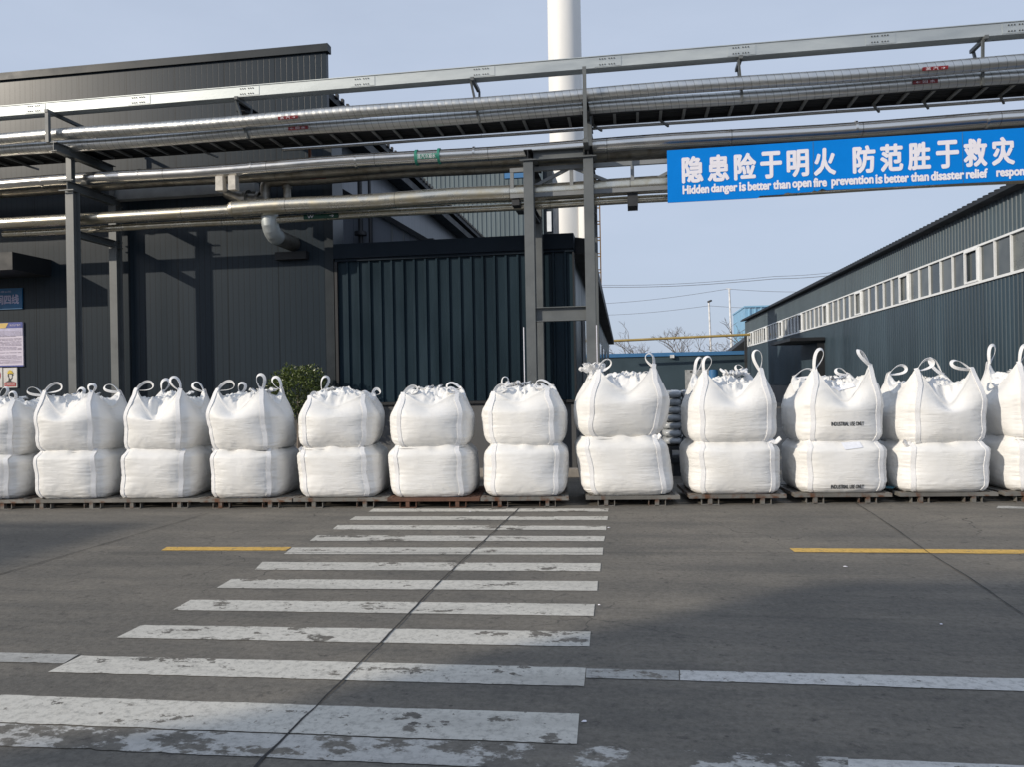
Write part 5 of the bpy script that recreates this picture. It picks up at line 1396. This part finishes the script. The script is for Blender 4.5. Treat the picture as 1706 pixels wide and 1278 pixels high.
def build_stacks():
    proto = make_pallet(1.22, 1.12)
    pal_rust = simple('rusty_pallet', (0.12, 0.062, 0.042), 0.75, 0.2, 0.35, 8)
    for i, st in enumerate(STACKS):
        pl, pr, gy = st['p']
        a, b = G(pl, gy), G(pr, gy - 0.011 * (pr - pl) * 0)
        c = G((pl + pr) / 2, gy)
        rot = ROT + R(random.Random(i + 40).uniform(-1.2, 1.2))
        po = proto if i == 0 else copy_thing(proto)
        po.location = (c.x, c.y, 0.0); po.rotation_euler = (0, 0, rot); po.scale = ((b - a).length / 1.22 * 0.99, 1, 1)
        po['label'] = PL[i]; po['group'] = 'steel pallets in a row'
        if i == 5:
            for ch in po.children:
                ch.data = ch.data.copy(); ch.data.materials[0] = pal_rust
        # bags
        z0 = 0.13
        Yf = c.y + 0.03
        sl, sr = st['s']
        ex, ey = Vector((math.cos(rot), math.sin(rot), 0)), Vector((-math.sin(rot), math.cos(rot), 0))
        # strap points on the front line of the pallet
        def onfront(px, back):
            r = ray(px, 740); o = c + ey * back
            k = (o.x * ex.y - o.y * ex.x) / (r.x * ex.y - r.y * ex.x)
            return Vector((r.x * k, r.y * k, 0))
        f1, f2 = onfront(sl, 0.10), onfront(sr, 0.10)
        wS = (f2 - f1).length; half = wS / 2
        aa = half / 0.79 * {7: 1.10, 8: 1.08, 9: 1.05, 10: 1.05, 6: 1.03}.get(i, 1.0)                                   # n = 4 rounded square: corner at 0.84 of the half width
        bb = max(0.52, min(0.58, aa))
        mid = (f1 + f2) / 2
        D = (mid - Vector((0, 0, 0))).dot(FV)
        dseam = ray((sl + sr) / 2, st['seam']); seam_z = CAMZ + dseam.z * D
        Hl = seam_z - z0
        base = mid + ey * (bb * 0.80)
        M1 = Matrix.Translation((base.x, base.y, z0)) @ Matrix.Rotation(rot, 4, 'Z')
        rn = random.Random(i * 13 + 5)
        LN = {7: -.10, 4: -.06, 5: -.05, 6: .04, 2: .03}.get(i, rn.uniform(-.03, .03))
        base = base - ex * (LN / 2)
        M1 = Matrix.Translation((base.x, base.y, z0)) @ Matrix.Rotation(rot, 4, 'Z')
        lb = Bag(100 + i, aa * 1.01, bb, Hl, False, tuck=rn.uniform(.09, .15), lean=(LN, 0))
        base_lo = base.copy(); base = base + ex * LN
        t = thing('bulk_bag', LO[i], 'bulk bag', (base_lo.x, base_lo.y, z0), 'lower bulk bags of the row')
        mb = lb.mesh(); mb.v = [tuple(M1 @ Vector(v)) for v in mb.v]
        body_lo = mb.build('body', M['bag'], t, smooth=True)
        for k in CORN: strap_part(lb, k, M1, t, r0=3)
        if i in (7, 8): flat_ear(lb, 'FR', M1, t, 1.0, 0.16 if i == 8 else 0.10, 0.02)
        if i in (10,): flat_ear(lb, 'FL', M1, t, -0.8, 0.12, 0.0)
        if i in (3, 4): flat_ear(lb, 'FL', M1, t, -0.7, 0.07, 0.01)
        # upper bag
        zu = seam_z - 0.034
        off = Vector((rn.uniform(-.02, .02), rn.uniform(-.015, .02), 0)); rot2 = rot + R(rn.uniform(-5, 5))
        Hu = (0.64 if i < 7 else 0.68) + rn.uniform(-.01, .02)
        M2 = Matrix.Translation((base.x + off.x, base.y + off.y, zu)) @ Matrix.Rotation(rot2, 4, 'Z')
        for k_ in st['ears']: st['ears'][k_] = max(0.06, st['ears'][k_] - 0.03)
        ub = Bag(200 + i, aa, bb * 0.98, Hu, True, ears=st['ears'], sag=st['sag'], mound=st['mound'], tuck=rn.uniform(.13, .24) if i != 7 else .26, lean=(rn.uniform(-.05, .05) + (.05 if i == 7 else 0), rn.uniform(-.03, .03)))
        t2 = thing('bulk_bag', UP[i], 'bulk bag', (base.x + off.x, base.y + off.y, zu), 'upper bulk bags of the row')
        mb = ub.mesh(); mb.v = [tuple(M2 @ Vector(v)) for v in mb.v]
        body_up = mb.build('body', M['bag'], t2, smooth=True)
        for k in CORN: strap_part(ub, k, M2, t2, r0=2)
        for k, (lx, ly, L) in st['loops'].items():
            loop_part(ub, k, M2, t2, lx, ly, L, w=0.020 + 0.065 * L, seed=i * 7 + len(k) + ord(k[0]) + ord(k[1]))
        sp = st.get('spout', (rn.uniform(-.12, .12), rn.uniform(0.0, .2), 0.10, 0.09))
        spout_part(M2, t2, sp[0], sp[1], Hu + st['mound'] - 0.05, sp[2], sp[3], 300 + i)
        # printing and pouches on the tenth stack
        if i == 9:
            for tt, body, MM, dz, pxa, pxb, py in ((t2, body_up, M2, 0, 1385, 1440, 710), (t, body_lo, M1, 0, 1381, 1436, 814)):
                bvh = BVHTree.FromPolygons([tuple(v.co + tt.location) for v in body.data.vertices], [tuple(p.vertices) for p in body.data.polygons])
                ra, rb = onfront(pxa, 0.02), onfront(pxb, 0.02)
                w = (rb - ra).length; rr = ray(pxa, py); za = CAMZ + rr.z * ra.dot(FV)
                def lift(p, bvh=bvh):
                    hit = bvh.ray_cast(p - ey * 0.8, ey)
                    return (hit[0] - ey * 0.004) if hit[0] is not None else p
                zz = max(za, 0.155)
                text_part('printed_text', 'INDUSTRIAL USE ONLY', M['ink'], tt, Vector((ra.x, ra.y, zz)), ex, Vector((0, 0, 1)), w, 0.050, 0.0009, lift=lift)
            bvh = BVHTree.FromPolygons([tuple(v.co + t.location) for v in body_lo.data.vertices], [tuple(p.vertices) for p in body_lo.data.polygons])
            bvu = BVHTree.FromPolygons([tuple(v.co + t2.location) for v in body_up.data.vertices], [tuple(p.vertices) for p in body_up.data.polygons])
            for tt, bv, pts in ((t, bvh, [(1401, 738), (1432, 736), (1438, 746), (1408, 750)]), (t2, bvu, [(1388, 646), (1420, 637), (1425, 644), (1397, 652)])):
                g = []
                for v_ in np.linspace(0, 1, 6):
                    row = []
                    for u_ in np.linspace(0, 1, 10):
                        tp = np.array(pts[0]) * (1 - u_) + np.array(pts[1]) * u_; bt = np.array(pts[3]) * (1 - u_) + np.array(pts[2]) * u_
                        q = tp * (1 - v_) + bt * v_; rr = ray(q[0], q[1]).normalized()
                        hit = bv.ray_cast(Vector((0, 0, CAMZ)), rr)
                        pz = hit[0] if hit[0] is not None else Vector((0, 0, CAMZ)) + rr * (base.length)
                        row.append(pz - rr * 0.012)
                    g.append(row)
                mb = MB(); mb.grid([[tuple(p) for p in r_] for r_ in g]); pc = mb.build('document_pouch', M['paper'], tt, smooth=True)
        if i == 10:
            for k, (px, py) in enumerate(((1472, 815), (1508, 816))):
                q = G(px, py, 0.14); g = []
                for u_ in range(7):
                    g.append([tuple(q + ex * (u_ * 0.035 - 0.1) + ey * (v_ * 0.05 - 0.1) + Vector((0, 0, 0.012 + 0.03 * random.random()))) for v_ in range(4)])
                mb = MB(); mb.grid(g)
                tag(mb.build('plastic_scrap', M['scrap_blue']), 'torn blue film scrap at the left end of the strewn pallet' if k == 0 else 'torn blue film scrap under the front strap on the strewn pallet', 'scrap')
        if i == 7:
            for k, px in enumerate((1073, 1081, 1090)):
                q = G(px, 823, 0.135); mb = MB(); mb.add([q + Vector((-.025, 0, 0)), q + Vector((.02, .01, 0)), q + Vector((.0, .03, 0)), q + Vector((0, .008, .03))], [(0, 2, 1), (0, 1, 3), (1, 2, 3), (2, 0, 3)])
                tag(mb.build('crumb', M['debris']), 'small tan crumb on the front edge of the pallet right of the tower', 'debris', 'tan crumbs on one pallet')
build_stacks()

# ------------------------------------------------------------------ shrub, sacks
def build_extra():
    c = P(496, 646, 12.6); r = 0.47
    t = thing('clipped_shrub', 'round clipped green shrub behind the bags by the charcoal wall', 'shrub', (c.x, 12.6, 0))
    rnd = random.Random(4); mb = MB()
    cz = 1.52
    for k in range(5200):
        u = Vector((rnd.gauss(0, 1), rnd.gauss(0, 1), rnd.gauss(0, 1))).normalized()
        lump = 1 + 0.09 * math.sin(u.x * 6 + 1) * math.sin(u.y * 5 + u.z * 6) + 0.10 * math.sin(u.z * 11 + u.x * 9) + max(0, rnd.gauss(-.08, .08))
        p = Vector((c.x, 12.6, cz)) + Vector((u.x * r * 1.08, u.y * r, u.z * r * 0.96)) * lump * (rnd.random() ** 0.22)
        d = (u + Vector((rnd.uniform(-1, 1), rnd.uniform(-1, 1), rnd.uniform(-.4, 1))) * 0.9).normalized()
        s = d.cross(Vector((rnd.uniform(-1, 1), rnd.uniform(-1, 1), rnd.uniform(-1, 1)))).normalized()
        L, W = rnd.uniform(.035, .06), rnd.uniform(.010, .017)
        mb.add([p, p + d * L * .5 + s * W, p + d * L, p + d * L * .5 - s * W], [(0, 1, 2, 3)])
    mb.build('foliage', M['leaf'], t)
    mb = MB(); mb.tube([(c.x, 12.6, 0.4), (c.x + .02, 12.6, 0.9), (c.x, 12.6, 1.5)], [.05, .04, .02], 8); mb.build('stem', M['bark'], t)
    mb = MB(); mb.tube([(c.x, 12.6, 0.0), (c.x, 12.6, 0.42)], [.22, .30], 20); mb.build('planter', M['pot'], t, autosmooth=40)
    # pallet of wrapped sacks seen between two stacks
    a, b = P(1104, 700, 13.0), P(1195, 700, 13.0)
    x0, x1 = a.x, b.x + 0.1
    t = thing('sack_pile', 'film-wrapped pile of grey sacks between the eighth and ninth bag stacks', 'sacks', ((x0 + x1) / 2, 13.5, 0))
    rnd = random.Random(9)
    zl = 0.52; n = 7; hh = (1.43 - zl) / n
    for k in range(n):
        for j in range(3):
            xa = x0 + (x1 - x0) * j / 3; xb = x0 + (x1 - x0) * (j + 1) / 3
            g = []
            cx, cy, cz_ = (xa + xb) / 2, 13.5 + rnd.uniform(-.02, .02), zl + hh * (k + .5)
            for i in range(9):
                ph = -math.pi / 2 + math.pi * i / 8; row = []
                for q in range(28):
                    th = 2 * math.pi * q / 28
                    e = lambda v, p: math.copysign(abs(v) ** p, v)
                    row.append((cx + (xb - xa) / 2 * 1.02 * e(math.cos(ph), .4) * e(math.cos(th), .5) + rnd.uniform(-.006, .006), cy + 0.45 * e(math.cos(ph), .4) * e(math.sin(th), .4), cz_ + hh * .53 * e(math.sin(ph), .7) + rnd.uniform(-.008, .008)))
                g.append(row)
            mb = MB(); mb.grid(g, closed=True); mb.build('sack', M['sack'], t, smooth=True)
    mb = MB(); mb.box(x0 + .02, x1 - .02, 13.06, 13.94, 0.44, 0.505)
    for x in (x0 + .05, (x0 + x1) / 2, x1 - .15): mb.box(x, x + .1, 13.06, 13.94, 0.30, 0.438)
    mb.box(x0 + .02, x1 - .02, 13.06, 13.94, 0.23, 0.298); mb.box(x0 + .1, x1 - .1, 13.1, 13.9, 0.001, 0.228)
    o = mb.build('black_pallet', M['black']); tag(o, 'dark plastic pallet base under the film-wrapped grey sacks', 'pallet')
build_extra()

# ------------------------------------------------------------------ what stands behind the viewer and shades the near yard
def build_behind():
    def up_to(px, py, Y):
        g = G(px, py); k = (g.y - Y) / (-SD.y) ; return (g.x + SD.x * k, g.z + SD.z * k)
    Y = -11.0
    pts = [up_to(x, y, Y) for x, y in ((-600, 1330), (0, 1252), (430, 1187), (760, 1098), (980, 1050), (1110, 1030), (1250, 992), (1400, 968), (1700, 962), (2300, 955))]
    x0, x1 = pts[0][0], pts[-1][0]
    t = thing('opposite_warehouse', 'grey warehouse behind the viewer that shades the near yard', 'building', ((x0 + x1) / 2, Y, 0))
    mb = MB(); n = len(pts)
    ring = [(x0, 0), (x1 + 8, 0), (x1 + 8, pts[-1][1])] + [p for p in pts[::-1]]
    m = len(ring)
    mb.add([(x, Y, z) for x, z in ring] + [(x, Y - 14, z) for x, z in ring], [tuple(range(m))[::-1], tuple(range(m, 2 * m))] + [(i, (i + 1) % m, m + (i + 1) % m, m + i) for i in range(m)])
    mb.build('wall', M['pale'], t)
    Y = -8.0  # unseen box, added only to cast the left patch of ground shadow
    q = [up_to(x, y, Y) for x, y in ((-900, 868), (60, 868), (225, 871), (268, 868))]
    zz = sum(p[1] for p in q) / 4
    xa = q[0][0]; xb = up_to(70, 890, Y)[0]
    t = thing('shadow_blocker', 'added shadow-casting container out of view on the left', 'blocker', ((xa + xb) / 2, Y - 1.2, 0))
    mb = MB(); mb.box(xb - 9, xb, Y - 2.4, Y, 0, zz); mb.build('body', M['teal'], t)
build_behind()
